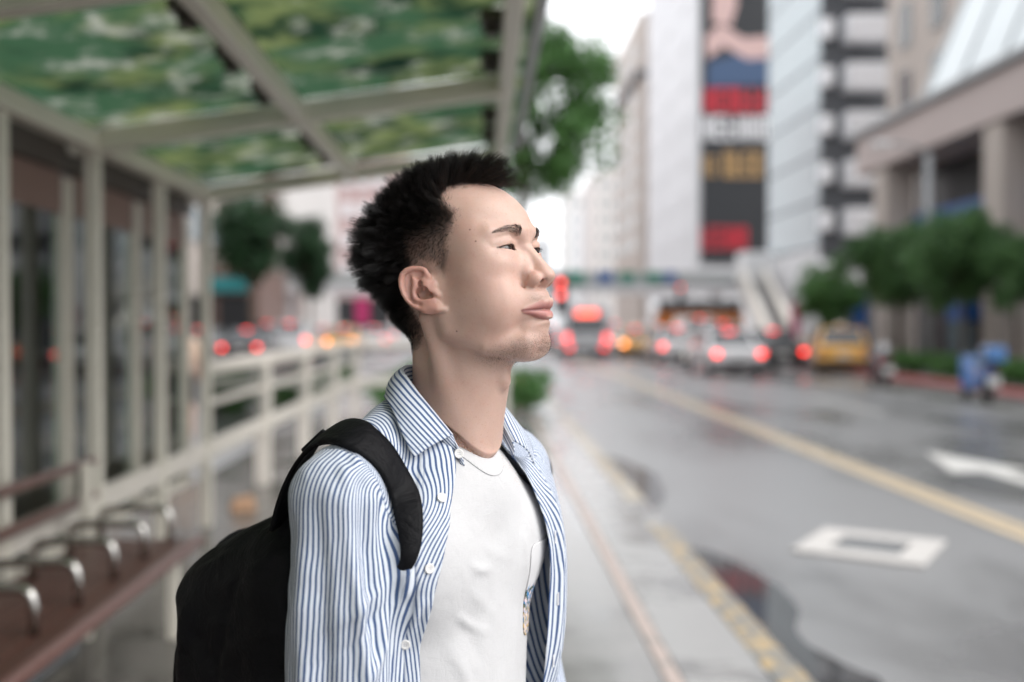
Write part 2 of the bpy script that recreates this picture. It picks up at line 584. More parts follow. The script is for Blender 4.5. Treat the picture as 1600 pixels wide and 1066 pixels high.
# ------------------------------------------------------------------ bench
bn_ = empty('bench', (-1.68, 2.4, 0.15))
tag(bn_, 'long brown slatted bench with steel hoop armrests under the shelter', 'bench')
BO = Vector(bn_.location)
for k in range(6):
    x0 = -1.935 + k * 0.086
    part(MB().box((x0, -2.0, 0.565), (x0 + 0.078, 4.9, 0.60)), 'seat_slat', M_WOOD, bn_, BO, 0.006)
part(MB().tube([(-1.40, -2.0, 0.585), (-1.40, 4.92, 0.585)], 0.028, 12), 'front_rail', M_RAILW, bn_, BO, 0, True)
for zz_ in (0.80, 0.97):
    part(MB().tube([(-1.94, -2.0, zz_), (-1.94, 5.0, zz_)], 0.024, 10), 'back_rail', M_RAILW, bn_, BO, 0, True)
for k in range(-8, 6):
    yb = 3.39 + 0.365 * k - 0.0
    if yb > 4.9: continue
    pts = [(-1.52, yb, 0.598), (-1.52, yb, 0.705)]
    for a in np.linspace(0, math.pi / 2, 7)[1:]: pts.append((-1.52 - 0.05 * (1 - math.cos(a)), yb, 0.705 + 0.05 * math.sin(a)))
    pts += [(-1.80, yb, 0.755)]
    for a in np.linspace(0, math.pi / 2, 7)[1:]: pts.append((-1.80 - 0.05 * math.sin(a), yb, 0.755 - 0.05 * (1 - math.cos(a))))
    pts += [(-1.85, yb, 0.598)]
    part(MB().tube(pts, 0.0175, 12), 'armrest', M_STEEL, bn_, BO, 0, True)
for yb in (-1.8, 0.4, 2.6, 4.75):
    part(MB().box((-1.90, yb - 0.025, 0.153), (-1.86, yb + 0.025, 0.99)), 'leg', M_CREAM, bn_, BO, 0.004)
    part(MB().box((-1.50, yb - 0.025, 0.153), (-1.45, yb + 0.025, 0.562)), 'leg', M_CREAM, bn_, BO, 0.004)

# ------------------------------------------------------------------ railing beyond the shelter
rl = empty('railing', (-2.05, 11.7, 0.15))
tag(rl, 'cream metal railing with dark glass panels running on from the shelter', 'railing')
RO = Vector(rl.location)
RY = [9.3, 11.4, 13.6, 15.9]
for yb in RY: part(MB().box((XB - 0.065, yb - 0.065, 0.15), (XB + 0.065, yb + 0.065, 1.30)), 'post', M_CREAM2, rl, RO, 0.008)
for xb in (-0.7, 0.35): part(MB().box((xb - 0.045, 15.86, 0.15), (xb + 0.045, 15.95, 1.30)), 'post', M_CREAM2, rl, RO, 0.008)
for zz_, h_ in ((1.32, 0.10), (0.72, 0.13)):
    part(MB().beam((XB, 7.44, zz_), (XB, 15.95, zz_), 0.07, h_), 'rail', M_CREAM2, rl, RO, 0.008)
    part(MB().beam((XB + 0.04, 15.905, zz_), (0.42, 15.905, zz_), 0.07, h_), 'rail', M_CREAM2, rl, RO, 0.008)
part(MB().beam((XB, 7.44, 1.06), (XB, 15.9, 1.06), 0.03, 0.045), 'rail', M_CREAM2, rl, RO, 0.004)
for y0, y1 in zip([7.46] + RY[:-1], RY):
    part(MB().box((XB - 0.004, y0 + 0.06, 0.79), (XB + 0.004, y1 - 0.06, 1.03)), 'glass_panel', M_GLASS_R, rl, RO)
    part(MB().box((XB - 0.004, y0 + 0.06, 1.09), (XB + 0.004, y1 - 0.06, 1.27)), 'glass_panel', M_GLASS_R, rl, RO)
# paper bag left by the last post
m = MB()
m.add([(-0.10, -0.07, 0), (0.10, -0.07, 0), (0.11, 0.07, 0), (-0.10, 0.08, 0), (-0.085, -0.05, 0.11), (0.075, -0.045, 0.135), (0.09, 0.03, 0.125), (-0.07, 0.045, 0.10)],
      [(0, 1, 2, 3), (4, 5, 6, 7), (0, 1, 5, 4), (1, 2, 6, 5), (2, 3, 7, 6), (3, 0, 4, 7)])
pb_ = m.build('paper_bag', plain('tan_paper', (0.42, 0.25, 0.15, 1), 0.7, scale=20), None, False, 0.012)
pb_.location = (-1.93, 8.0, 0.152); pb_.rotation_euler = (0, 0, R(25))
tag(pb_, 'small crumpled tan paper bag on the platform by the railing', 'paper bag')

# ------------------------------------------------------------------ planting
def leaf_mat(name, a, b):
    t = NT(name)
    at_ = t.attr('tint')
    c = t.mix(at_, a, b)
    tl = t.n('BsdfTranslucent'); mx = t.n('MixShader'); mx.inputs[0].default_value = 0.3
    t.l(c, tl.inputs[0])
    t.set(color=c, rough=0.45, spec=0.4)
    t.l(t.p.outputs[0], mx.inputs[1]); t.l(tl.outputs[0], mx.inputs[2])
    t.l(mx.outputs[0], t.t.nodes['Material Output'].inputs[0])
    return t.m


M_LEAF = leaf_mat('street_tree_leaf', (0.040, 0.105, 0.036, 1), (0.125, 0.255, 0.080, 1))
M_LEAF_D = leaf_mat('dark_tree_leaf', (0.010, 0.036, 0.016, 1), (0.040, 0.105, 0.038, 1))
M_LEAF_B = leaf_mat('bright_leaf', (0.045, 0.130, 0.035, 1), (0.130, 0.280, 0.075, 1))
M_BARK = plain('bark', (0.10, 0.075, 0.055, 1), 0.85, 0, 0.3, 8, 0.4)


def leaves(centres, radii, n, size, seed):
    """leaf quads gathered in clumps"""
    r_ = np.random.default_rng(seed)
    c = r_.integers(0, len(centres), n)
    d = r_.standard_normal((n, 3)); d /= np.linalg.norm(d, axis=1, keepdims=True)
    p = centres[c] + d * (radii[c] * r_.random(n) ** 0.45)[:, None]
    nrm = d + r_.standard_normal((n, 3)) * 0.8 + np.array((0, 0, 0.5)); nrm /= np.linalg.norm(nrm, axis=1, keepdims=True)
    t = np.cross(nrm, r_.standard_normal((n, 3))); t /= np.linalg.norm(t, axis=1, keepdims=True)
    b = np.cross(nrm, t)
    s = size * (0.6 + 0.8 * r_.random(n))[:, None]
    V = np.stack([p - t * s, p - b * s * 0.5, p + t * s, p + b * s * 0.5], 1).reshape(-1, 3)
    Q = np.arange(4 * n).reshape(n, 4)
    tint = np.clip(0.5 + 0.25 * r_.standard_normal(len(centres)), 0, 1)[c] * 0.5 + 0.5 * r_.random(n)
    return V, Q, np.repeat(tint, 4)


def tree(label, base, top, rad, n, mat, seed, group, leaf=0.07, name='street_tree', trunk=0.11, nclump=34, cs=1.0):
    r_ = np.random.default_rng(seed)
    base = np.array(base, float); top = np.array(top, float); rad = np.array(rad, float)
    o = empty(name, tuple(base))
    tag(o, label, 'tree', group)
    mb = MB()
    fork = (top - base) * np.array((0.7, 0.7, 0)) + np.array((0, 0, max(0.6, (top[2] - base[2]) - rad[2] * 0.75)))
    mb.tube([(0, 0, -0.05), tuple(fork * 0.5 + r_.normal(0, 0.05, 3) * np.array((1, 1, 0))), tuple(fork)], [trunk, trunk * 0.8, trunk * 0.6], 10)
    cen = []
    for k in range(nclump):
        d = r_.standard_normal(3); d /= np.linalg.norm(d)
        cen.append((top - base) + d * rad * r_.uniform(0.35, 0.95))
    cen = np.array(cen)
    for k in range(9):
        e = cen[k]
        mid = fork * 0.5 + e * 0.5 + r_.normal(0, 0.08, 3)
        mb.tube([tuple(fork * 0.97), tuple(mid), tuple(e)], [trunk * 0.5, trunk * 0.28, trunk * 0.1], 6)
    mb.build('trunk', M_BARK, o, True)
    rr = rad.mean() * r_.uniform(0.24, 0.46, nclump) * cs
    V, Q, ti = leaves(cen, rr, n, leaf, seed + 1)
    cr = mesh_np('crown', V, Q, mat, o, False)
    fattr(cr, 'tint', ti)
    return o


p = at(838, 170, 18.0)
tree('leafy green tree on the island, rising behind the shelter roof edge', (0.25, 18.0, 0.1), (p.x, 18.0, p.z + 0.1), (1.5, 1.5, 1.7), 11000, M_LEAF_B, 3, 'trees along the street', 0.075, nclump=60, cs=0.78)
p = at(392, 375, 55)
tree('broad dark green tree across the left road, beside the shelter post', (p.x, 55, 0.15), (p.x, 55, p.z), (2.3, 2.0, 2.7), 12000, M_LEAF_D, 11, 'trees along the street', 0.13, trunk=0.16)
p = at(484, 395, 60)
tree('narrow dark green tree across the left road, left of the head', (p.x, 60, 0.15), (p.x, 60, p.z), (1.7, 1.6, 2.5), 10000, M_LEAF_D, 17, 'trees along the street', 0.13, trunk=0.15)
p = at(1292, 462, 39)
tree('small rounded bright green tree behind the yellow taxi at the kerb', (p.x, 39, 0.15), (p.x, 39, p.z), (1.35, 1.2, 1.35), 8000, M_LEAF_B, 23, 'trees along the street', 0.08, trunk=0.09)
p = at(1405, 410, 33)
tree('wide dark green tree in front of the beige column', (p.x, 33, 0.15), (p.x, 33, p.z), (2.1, 1.6, 1.45), 13000, M_LEAF, 29, 'trees along the street', 0.085)
p = at(1505, 395, 29)
tree('dark green tree under the end of the blue fascia', (p.x, 29, 0.15), (p.x, 29, p.z), (1.75, 1.5, 1.5), 12000, M_LEAF, 31, 'trees along the street', 0.085)
p = at(1585, 440, 27)
tree('thin green tree at the right border of the street', (p.x, 27, 0.15), (p.x, 27, p.z + 0.4), (1.0, 1.0, 1.15), 5000, M_LEAF, 37, 'trees along the street', 0.08, trunk=0.07)
p = at(600, 300, 44)
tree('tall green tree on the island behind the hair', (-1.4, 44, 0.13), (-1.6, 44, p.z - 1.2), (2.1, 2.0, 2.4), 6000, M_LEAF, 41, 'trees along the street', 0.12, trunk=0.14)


def shrub(name, label, c, rad, n, mat, seed, leaf, group=None, flowers=0):
    r_ = np.random.default_rng(seed)
    o = empty(name, tuple(c)); tag(o, label, 'shrub', group)
    rad = np.array(rad, float)
    cen = np.stack([r_.uniform(-1, 1, 40) * rad[0], r_.uniform(-1, 1, 40) * rad[1], r_.uniform(0.25, 0.85, 40) * rad[2]], 1)
    V, Q, ti = leaves(cen, np.full(40, min(rad) * 0.42), n, leaf, seed)
    V[:, 2] = np.maximum(V[:, 2], 0.0)
    cr = mesh_np('foliage', V, Q, mat, o, False); fattr(cr, 'tint', ti)
    mb = MB()
    for k in range(8): mb.tube([(cen[k][0] * 0.6, cen[k][1] * 0.6, -0.02), tuple(cen[k])], [0.02, 0.008], 5)
    mb.build('stems', M_BARK, o)
    if flowers:
        V, Q, ti = leaves(cen[:6] + np.array((rad[0] * 0.8, -rad[1] * 0.3, -0.1)), np.full(6, 0.12), flowers, 0.03, seed + 5)
        mesh_np('blossom', V, Q, plain('red_blossom', (0.55, 0.05, 0.05, 1), 0.5), o, False)
    return o


shrub('hedge_shrub', 'rounded green shrub with red flowers at the island end', (0.45, 16.9, 0.13), (0.55, 0.8, 0.80), 7000, M_LEAF_B, 51, 0.04, None, 120)
shrub('hedge_shrub', 'low green shrub behind the railing at the left of the neck', (-1.1, 19.5, 0.13), (0.9, 1.6, 0.45), 6000, M_LEAF_B, 53, 0.05)
r_ = np.random.default_rng(77)
n = 9000
V = np.zeros((n, 3, 3)); bx = np.stack([r_.uniform(-2.6, 0.7, n), r_.uniform(21.5, 43, n), np.full(n, 0.13)], 1)
a = r_.uniform(0, 2 * np.pi, n); w = 0.02
V[:, 0] = bx + np.stack([np.cos(a) * w, np.sin(a) * w, 0 * a], 1); V[:, 1] = bx - np.stack([np.cos(a) * w, np.sin(a) * w, 0 * a], 1)
V[:, 2] = bx + np.stack([r_.normal(0, 0.05, n), r_.normal(0, 0.05, n), r_.uniform(0.10, 0.28, n)], 1)
g = mesh_np('grass', V.reshape(-1, 3), np.arange(3 * n).reshape(n, 3), M_LEAF_B, None, False); fattr(g, 'tint', np.repeat(r_.random(n), 3))
tag(g, 'green grass growing along the island beyond the railing', 'grass', kind='stuff')
for k in range(7):
    shrub('box_hedge', ['clipped low green hedge segment by the far kerb, %s' % s for s in ('nearest the camera', 'second from the camera', 'behind the blue scooter', 'right of the white helmet', 'beside the lamp post', 'behind the yellow taxi', 'farthest along the kerb')][k],
          (13.1, 17.0 + k * 3.3, 0.15), (0.45, 1.5, 0.62), 2600, M_LEAF_B, 60 + k, 0.07, 'hedge segments along the far pavement')

# ------------------------------------------------------------------ sculpting tools: smooth distance fields meshed with surface nets
class Field:
    def __init__(s, lo, hi, h):
        s.h = h
        s.lo = np.array(lo, np.float32)
        n = [int(math.ceil((hi[i] - lo[i]) / h)) + 1 for i in range(3)]
        s.ax = [(lo[i] + h * np.arange(n[i])).astype(np.float32) for i in range(3)]
        s.F = np.full(n, 60.0, np.float32)

    def _sl(s, lo, hi):
        out = []
        for i in range(3):
            a = int(np.searchsorted(s.ax[i], lo[i])); b = int(np.searchsorted(s.ax[i], hi[i]))
            out.append(slice(a, b))
        return tuple(out)

    def op(s, prim, mode='u', k=6.0):
        fn, lo, hi = prim
        pad = k * 1.2 + 4 * s.h + 3
        sl = s._sl([v - pad for v in lo], [v + pad for v in hi])
        if any(q.stop <= q.start for q in sl): return s
        x = s.ax[0][sl[0]][:, None, None]; y = s.ax[1][sl[1]][None, :, None]; z = s.ax[2][sl[2]][None, None, :]
        d = fn(x, y, z)
        A = s.F[sl]
        if mode == 'u':
            t = np.clip(0.5 + 0.5 * (A - d) / k, 0, 1)
            s.F[sl] = d * t + A * (1 - t) - k * t * (1 - t)
        else:
            t = np.clip(0.5 + 0.5 * (d + A) / k, 0, 1)     # max(A, -d)
            s.F[sl] = A * t + (-d) * (1 - t) + k * t * (1 - t) if False else np.where(t >= 1, A, A * t - d * (1 - t) + k * t * (1 - t))
        return s


def ell(c, r, M=None):
    c = np.array(c, float); r = np.array(r, float)
    def fn(x, y, z):
        px, py, pz = x - c[0], y - c[1], z - c[2]
        if M is not None:
            px, py, pz = (M[0][0] * px + M[0][1] * py + M[0][2] * pz, M[1][0] * px + M[1][1] * py + M[1][2] * pz, M[2][0] * px + M[2][1] * py + M[2][2] * pz)
        k0 = np.sqrt((px / r[0]) ** 2 + (py / r[1]) ** 2 + (pz / r[2]) ** 2)
        k1 = np.sqrt((px / r[0] ** 2) ** 2 + (py / r[1] ** 2) ** 2 + (pz / r[2] ** 2) ** 2)
        return (k0 * (k0 - 1) / np.maximum(k1, 1e-6)).astype(np.float32)
    m = r if M is None else np.array([r.max()] * 3)
    return fn, c - m, c + m


def cap(pts, rad):
    """chain of round cones"""
    P = np.array(pts, float)
    rad = [rad] * len(P) if isinstance(rad, (int, float)) else rad
    def fn(x, y, z):
        best = None
        for i in range(len(P) - 1):
            a, b = P[i], P[i + 1]
            ab = b - a
            t = np.clip(((x - a[0]) * ab[0] + (y - a[1]) * ab[1] + (z - a[2]) * ab[2]) / (ab @ ab), 0, 1)
            d = np.sqrt((x - a[0] - t * ab[0]) ** 2 + (y - a[1] - t * ab[1]) ** 2 + (z - a[2] - t * ab[2]) ** 2) - (rad[i] + (rad[i + 1] - rad[i]) * t)
            best = d if best is None else np.minimum(best, d)
        return best.astype(np.float32)
    rm = max(rad)
    return fn, P.min(0) - rm, P.max(0) + rm


def chain_dist(V, pts):
    P = np.array(pts, float)
    best = np.full(len(V), 1e9)
    tt = np.zeros(len(V))
    n = len(P) - 1
    for i in range(n):
        a, b = P[i], P[i + 1]
        ab = b - a
        t = np.clip(((V - a) @ ab) / (ab @ ab), 0, 1)
        d = np.linalg.norm(V - a - t[:, None] * ab, axis=1)
        m = d < best
        best[m] = d[m]
        tt[m] = (i + t[m]) / n
    return best, tt


def nets(F, lo, h):
    """surface nets: vertices and outward quads of F = 0"""
    S = F < 0
    c = np.zeros([n - 1 for n in F.shape], np.int8)
    offs = [(i, j, k) for i in (0, 1) for j in (0, 1) for k in (0, 1)]
    nx, ny, nz = c.shape
    for i, j, k in offs:
        c += S[i:i + nx, j:j + ny, k:k + nz]
    act = (c > 0) & (c < 8)
    idx = np.full(act.shape, -1, np.int32)
    ac = np.argwhere(act)
    idx[act] = np.arange(len(ac))
    pos = np.zeros((len(ac), 3)); cnt = np.zeros(len(ac))
    for i, j, k in offs:
        for d in range(3):
            o = [i, j, k]
            if o[d]: continue
            o2 = list(o); o2[d] = 1
            fa = F[ac[:, 0] + o[0], ac[:, 1] + o[1], ac[:, 2] + o[2]]
            fb = F[ac[:, 0] + o2[0], ac[:, 1] + o2[1], ac[:, 2] + o2[2]]
            m = (fa < 0) != (fb < 0)
            t = np.where(m, fa / np.where(m, fa - fb, 1), 0)
            p = np.tile(np.array(o, float), (len(ac), 1))
            p[:, d] += t
            pos[m] += p[m]; cnt[m] += 1
    V = (ac + pos / cnt[:, None]) * h + lo
    Q = []
    for d in range(3):
        e1, e2 = [(1, 2), (2, 0), (0, 1)][d]
        sl0 = [slice(None)] * 3; sl1 = [slice(None)] * 3
        sl0[d] = slice(0, -1); sl1[d] = slice(1, None)
        for e in (e1, e2):
            sl0[e] = slice(1, -1); sl1[e] = slice(1, -1)
        a = S[tuple(sl0)]; b = S[tuple(sl1)]
        for flip in (0, 1):
            m = (a & ~b) if not flip else (~a & b)
            p = np.argwhere(m)
            for e in (e1, e2): p[:, e] += 1
            q = []
            for u, v in ((-1, -1), (0, -1), (0, 0), (-1, 0)):
                r_ = p.copy(); r_[:, e1] += u; r_[:, e2] += v
                q.append(idx[r_[:, 0], r_[:, 1], r_[:, 2]])
            q = np.stack(q, 1)
            Q.append(q[:, ::-1] if flip else q)
    Q = np.concatenate(Q)
    return V, Q[(Q >= 0).all(1)]


def vnormals(V, Q):
    N = np.zeros_like(V)
    a = V[Q[:, 2]] - V[Q[:, 0]]; b = V[Q[:, -1]] - V[Q[:, 1]]
    if Q.shape[1] == 3:
        a = V[Q[:, 1]] - V[Q[:, 0]]; b = V[Q[:, 2]] - V[Q[:, 0]]
    n = np.cross(a, b)
    for k in range(Q.shape[1]):
        for c in range(3):
            N[:, c] += np.bincount(Q[:, k], n[:, c], len(V))
    return N / np.maximum(np.linalg.norm(N, axis=1, keepdims=True), 1e-9)


def tris(Q):
    return np.concatenate([Q[:, [0, 1, 2]], Q[:, [0, 2, 3]]])


def clip_mesh(V, T, m):
    """keep the part of a triangle mesh where m > 0, cut exactly along m = 0; returns V, T, source weights (ia, ib, t)"""
    pos = m > 0
    keep = T[pos[T].all(1)]
    n_in = pos[T].sum(1)
    new = {}
    extra = []
    base = len(V)
    out = []
    def cut(i, j):
        k = (i, j) if i < j else (j, i)
        if k not in new:
            t = m[k[0]] / (m[k[0]] - m[k[1]])
            new[k] = base + len(extra)
            extra.append((k[0], k[1], t))
        return new[k]
    for tri in T[(n_in == 1) | (n_in == 2)]:
        tri = [int(q) for q in tri]
        p = [bool(pos[q]) for q in tri]
        if sum(p) == 1:
            i = p.index(True)
            a, b, c = tri[i], tri[(i + 1) % 3], tri[(i + 2) % 3]
            out.append((a, cut(a, b), cut(a, c)))
        else:
            i = p.index(False)
            a, b, c = tri[i], tri[(i + 1) % 3], tri[(i + 2) % 3]
            ab, ac = cut(a, b), cut(a, c)
            out.append((ab, b, c)); out.append((ab, c, ac))
    E = np.array(extra) if extra else np.zeros((0, 3))
    ia = np.concatenate([np.arange(base), E[:, 0].astype(int)])
    ib = np.concatenate([np.arange(base), E[:, 1].astype(int)])
    tt = np.concatenate([np.zeros(base), E[:, 2]])
    T2 = np.concatenate([keep, np.array(out, int).reshape(-1, 3)])
    used = np.unique(T2)
    remap = np.full(len(ia), -1); remap[used] = np.arange(len(used))
    ia, ib, tt = ia[used], ib[used], tt[used]
    lerp = lambda A: (A[ia] * (1 - tt).reshape((-1,) + (1,) * (A.ndim - 1)) + A[ib] * tt.reshape((-1,) + (1,) * (A.ndim - 1)))
    return lerp(V), remap[T2], lerp


def sstep(a, b, x):
    t = np.clip((x - a) / (b - a), 0, 1)
    return t * t * (3 - 2 * t)


def vnoise(P, scale, seed=0):
    """smooth value noise, -1..1"""
    r_ = np.random.default_rng(seed)
    tab = r_.uniform(-1, 1, 4096)
    Q_ = P * scale + 100.0
    i = np.floor(Q_).astype(int)
    f = Q_ - i
    f = f * f * (3 - 2 * f)
    out = 0
    for dx in (0, 1):
        for dy in (0, 1):
            for dz in (0, 1):
                hsh = ((i[:, 0] + dx) * 73856093 ^ (i[:, 1] + dy) * 19349663 ^ (i[:, 2] + dz) * 83492791) % 4096
                w = (f[:, 0] if dx else 1 - f[:, 0]) * (f[:, 1] if dy else 1 - f[:, 1]) * (f[:, 2] if dz else 1 - f[:, 2])
                out = out + w * tab[hsh]
    return out


def rotm(y, p=0.0, r=0.0):
    return np.array(Matrix.Rotation(y, 3, 'Z') @ Matrix.Rotation(p, 3, 'X') @ Matrix.Rotation(r, 3, 'Y'))


def curves_obj(name, P, rad, mat, parent):
    """P (n,k,3) strands in metres, rad (n,k)"""
    cv = bpy.data.hair_curves.new(name)
    n, k, _ = P.shape
    cv.add_curves([k] * n)
    cv.attributes['position'].data.foreach_set('vector', P.astype(np.float32).ravel())
    a = cv.attributes.get('radius') or cv.attributes.new('radius', 'FLOAT', 'POINT')
    a.data.foreach_set('value', rad.astype(np.float32).ravel())
    cv.materials.append(mat)
    o = bpy.data.objects.new(name, cv)
    C.objects.link(o)
    o.parent = parent
    return o

# ------------------------------------------------------------------ buildings
def wallmat(name, col, rough=0.75):
    return plain(name, col, rough, 0, 0.10, 0.25)


M_GREYW = wallmat('pale_grey_cladding', (0.74, 0.74, 0.76, 1))
M_BEIGE = wallmat('beige_stone', (0.50, 0.44, 0.40, 1))
M_PINKST = wallmat('pinkish_stone_fascia', (0.54, 0.46, 0.44, 1))
M_DARKW = wallmat('dark_grey_wall', (0.08, 0.085, 0.095, 1))
M_PALE = wallmat('far_white_haze_wall', (0.78, 0.78, 0.79, 1))  # pale colour stands in for haze on the far blocks
M_PALE2 = wallmat('far_cream_haze_wall', (0.70, 0.67, 0.65, 1))  # on the far blocks this cream carries the haze in its colour
M_PINKW = wallmat('pink_tile_wall', (0.50, 0.36, 0.35, 1))
M_MAROON = wallmat('maroon_panel', (0.20, 0.04, 0.05, 1))
M_BLUE = plain('blue_sign_board', (0.015, 0.09, 0.30, 1), 0.4)
M_BLUE2 = plain('light_blue_canopy', (0.06, 0.26, 0.42, 1), 0.4)
M_TEAL = plain('teal_sign_board', (0.02, 0.22, 0.24, 1), 0.4)
M_MAG = plain('magenta_banner', (0.42, 0.02, 0.12, 1), 0.5)
M_GREEN = plain('green_road_sign', (0.01, 0.20, 0.13, 1), 0.4)
M_BALC = wallmat('white_balcony', (0.74, 0.75, 0.78, 1))
M_CURT = plain('pale_curtain_wall', (0.40, 0.47, 0.50, 1), 0.2, 0.0, 0.15, 0.4, spec=0.8)
M_BRIGHTG = plain('bright_glass', (0.60, 0.66, 0.68, 1), 0.15, 0.0, 0.1, 0.4, spec=0.8)
M_BLACK = plain('black_board', (0.018, 0.020, 0.024, 1), 0.5)
M_SHOP = plain('shop_interior_dark', (0.02, 0.021, 0.024, 1), 0.4)


def thing(name, label, cat, loc, group=None):
    o = empty(name, loc); tag(o, label, cat, group)
    return o


def face_rows(o, org, plane, c0, u0, u1, z0, z1, nu, nz, wu, wz, mat, name='window', out=0.12, frame=None):
    """grid of windows on a facade; plane 'x' -> u is Y, plane 'y' -> u is X; one shared mesh"""
    du, dz = (u1 - u0) / nu, (z1 - z0) / nz
    s = out
    if plane == 'x': m = MB().box((-s, -du * wu / 2, -dz * wz / 2), (s, du * wu / 2, dz * wz / 2))
    else: m = MB().box((-du * wu / 2, -s, -dz * wz / 2), (du * wu / 2, s, dz * wz / 2))
    me = m.mesh(name); me.materials.append(mat)
    fm = None
    if frame is not None:
        f = MB()
        h2 = dz * wz / 2
        if plane == 'x': f.box((-s - 0.05, -du * wu / 2 - 0.05, -h2 - 0.10), (s + 0.05, du * wu / 2 + 0.05, -h2 - 0.002))
        else: f.box((-du * wu / 2 - 0.05, -s - 0.05, -h2 - 0.10), (du * wu / 2 + 0.05, s + 0.05, -h2 - 0.002))
        fm = f.mesh('sill'); fm.materials.append(frame)
    for i in range(nu):
        for k in range(nz):
            uu, zz_ = u0 + (i + 0.5) * du, z0 + (k + 0.5) * dz
            w = bpy.data.objects.new(name, me); C.objects.link(w); w.parent = o
            w.location = (Vector((c0, uu, zz_)) if plane == 'x' else Vector((uu, c0, zz_))) - org
            if fm:
                q = bpy.data.objects.new('sill', fm); C.objects.link(q); q.parent = w


def block(name, label, x0, x1, y0, y1, h, mat, cat='building', group=None):
    org = Vector(((x0 + x1) / 2, (y0 + y1) / 2, 0.15))
    o = thing(name, label, cat, tuple(org), group)
    part(MB().box((x0, y0, 0.15), (x1, y1, h)), 'wall', mat, o, org)
    return o, org


# tower with the tall advertising board
o, og = block('billboard_tower', 'pale grey tower carrying the tall dark advertising board', 18.5, 31, 86, 112, 48, M_GREYW)
face_rows(o, og, 'x', 18.5, 88, 111, 8, 47, 3, 11, 0.5, 0.35, M_GREYW, 'facade_panel', 0.10)
part(MB().box((18.3, 85.8, 5.2), (31.2, 86.2, 6.6)), 'canopy', M_GREYW, o, og)
ad = thing('billboard', 'tall dark advertising board with red and white lettering on the tower', 'billboard', (21.9, 85.7, 6.9))
ao = Vector(ad.location)
part(MB().box((18.75, 85.45, 6.9), (25.0, 85.75, 36)), 'board', M_BLACK, ad, ao)
RED = plain('red_lettering', (0.55, 0.03, 0.05, 1), 0.4); WHT = plain('white_lettering', (0.70, 0.70, 0.72, 1), 0.4)
GOLD = plain('gold_lettering', (0.45, 0.28, 0.12, 1), 0.4); DEN = plain('printed_denim', (0.045, 0.085, 0.17, 1), 0.6); SKN = plain('printed_skin', (0.55, 0.38, 0.36, 1), 0.6)
zpx = lambda y_: 1.65 + (506 - y_) / 1556 * 86
xpx = lambda x_: (x_ - 756) / 1556 * 86


def glyphs(n, x0, x1, z0, z1, mat, name, seed, gap=0.18):
    """a row of block letters too distant to read"""
    r_ = random.Random(seed)
    w = (x1 - x0) / n
    st_ = w * 0.30
    for k in range(n):
        a, b = x0 + k * w + w * gap / 2, x0 + (k + 1) * w - w * gap / 2
        m = MB()
        m.box((a, 85.36, z0), (a + st_, 85.44, z1))
        kind = r_.randrange(4)
        if kind in (0, 1): m.box((b - st_, 85.36, z0), (b, 85.44, z1))
        if kind in (0, 2): m.box((a + st_, 85.362, z1 - st_), (b - (st_ if kind == 0 else 0), 85.438, z1))
        if kind in (1, 2, 3): m.box((a + st_, 85.362, (z0 + z1) / 2 - st_ / 2), (b - (st_ if kind == 1 else 0), 85.438, (z0 + z1) / 2 + st_ / 2))
        if kind in (0, 2, 3): m.box((a + st_, 85.361, z0), (b - (st_ if kind == 0 else 0), 85.439, z0 + st_))
        part(m, name, mat, ad, ao)


part(MB().prism([(xpx(1100), zpx(60)), (xpx(1125), zpx(40)), (xpx(1160), zpx(62)), (xpx(1208), zpx(58)), (xpx(1210), zpx(92)), (xpx(1165), zpx(95)), (xpx(1130), zpx(75)), (xpx(1102), zpx(95))], 1, 85.37, 85.44), 'printed_arm', SKN, ad, ao)
part(MB().prism([(xpx(1112), zpx(-60)), (xpx(1140), zpx(-60)), (xpx(1150), zpx(10)), (xpx(1140), zpx(42)), (xpx(1110), zpx(38))], 1, 85.371, 85.441), 'printed_figure', SKN, ad, ao)
part(MB().prism([(xpx(1104), zpx(100)), (xpx(1160), zpx(84)), (xpx(1205), zpx(98)), (xpx(1204), zpx(134)), (xpx(1102), zpx(138))], 1, 85.372, 85.442), 'printed_jeans', DEN, ad, ao)
glyphs(6, xpx(1097), xpx(1206), zpx(178), zpx(140), RED, 'red_letter', 4)
glyphs(6, xpx(1095), xpx(1202), zpx(220), zpx(183), WHT, 'white_letter', 8)
glyphs(2, xpx(1096), xpx(1120), zpx(276), zpx(246), GOLD, 'gold_letter', 5)
glyphs(4, xpx(1128), xpx(1190), zpx(278), zpx(238), GOLD, 'gold_letter', 6)
glyphs(6, xpx(1093), xpx(1168), zpx(390), zpx(355), RED, 'red_letter', 9)

# curtain-wall block with balconies
o, og = block('balcony_tower', 'dark tower with stacked white balconies and a pale glass side', 21.2, 25.4, 62, 74, 46, M_DARKW)
face_rows(o, og, 'x', 21.2, 62.3, 73.7, 6.5, 45, 8, 13, 0.95, 0.94, M_CURT, 'glass_panel', 0.06)
part(MB().box((21.0, 62.2, 0.15), (21.18, 73.9, 6.4)), 'street_front', M_GREYW, o, og)
for k in range(13):
    zc = zpx_ = 1.65 + (506 - 346) / 1556 * 62 + (k - 1) * 2.98
    bal = part(MB().box((22.4, 60.9, zc - 0.85), (25.0, 61.98, zc + 0.75)), 'balcony', M_BALC, o, og, 0.03)
    for j in range(6):
        q = MB().box((22.45, 60.84, zc - 0.7 + j * 0.25), (24.95, 60.89, zc - 0.62 + j * 0.25)).build('louvre', M_GREYW, bal)
        q.location = -og + Vector((0, 0, 0)); q.location = (-og.x, -og.y, -og.z)
    part(MB().box((20.95, 61.3, zc - 0.55), (21.65, 61.97, zc + 0.6)), 'corner_box', M_BALC, o, og, 0.03)

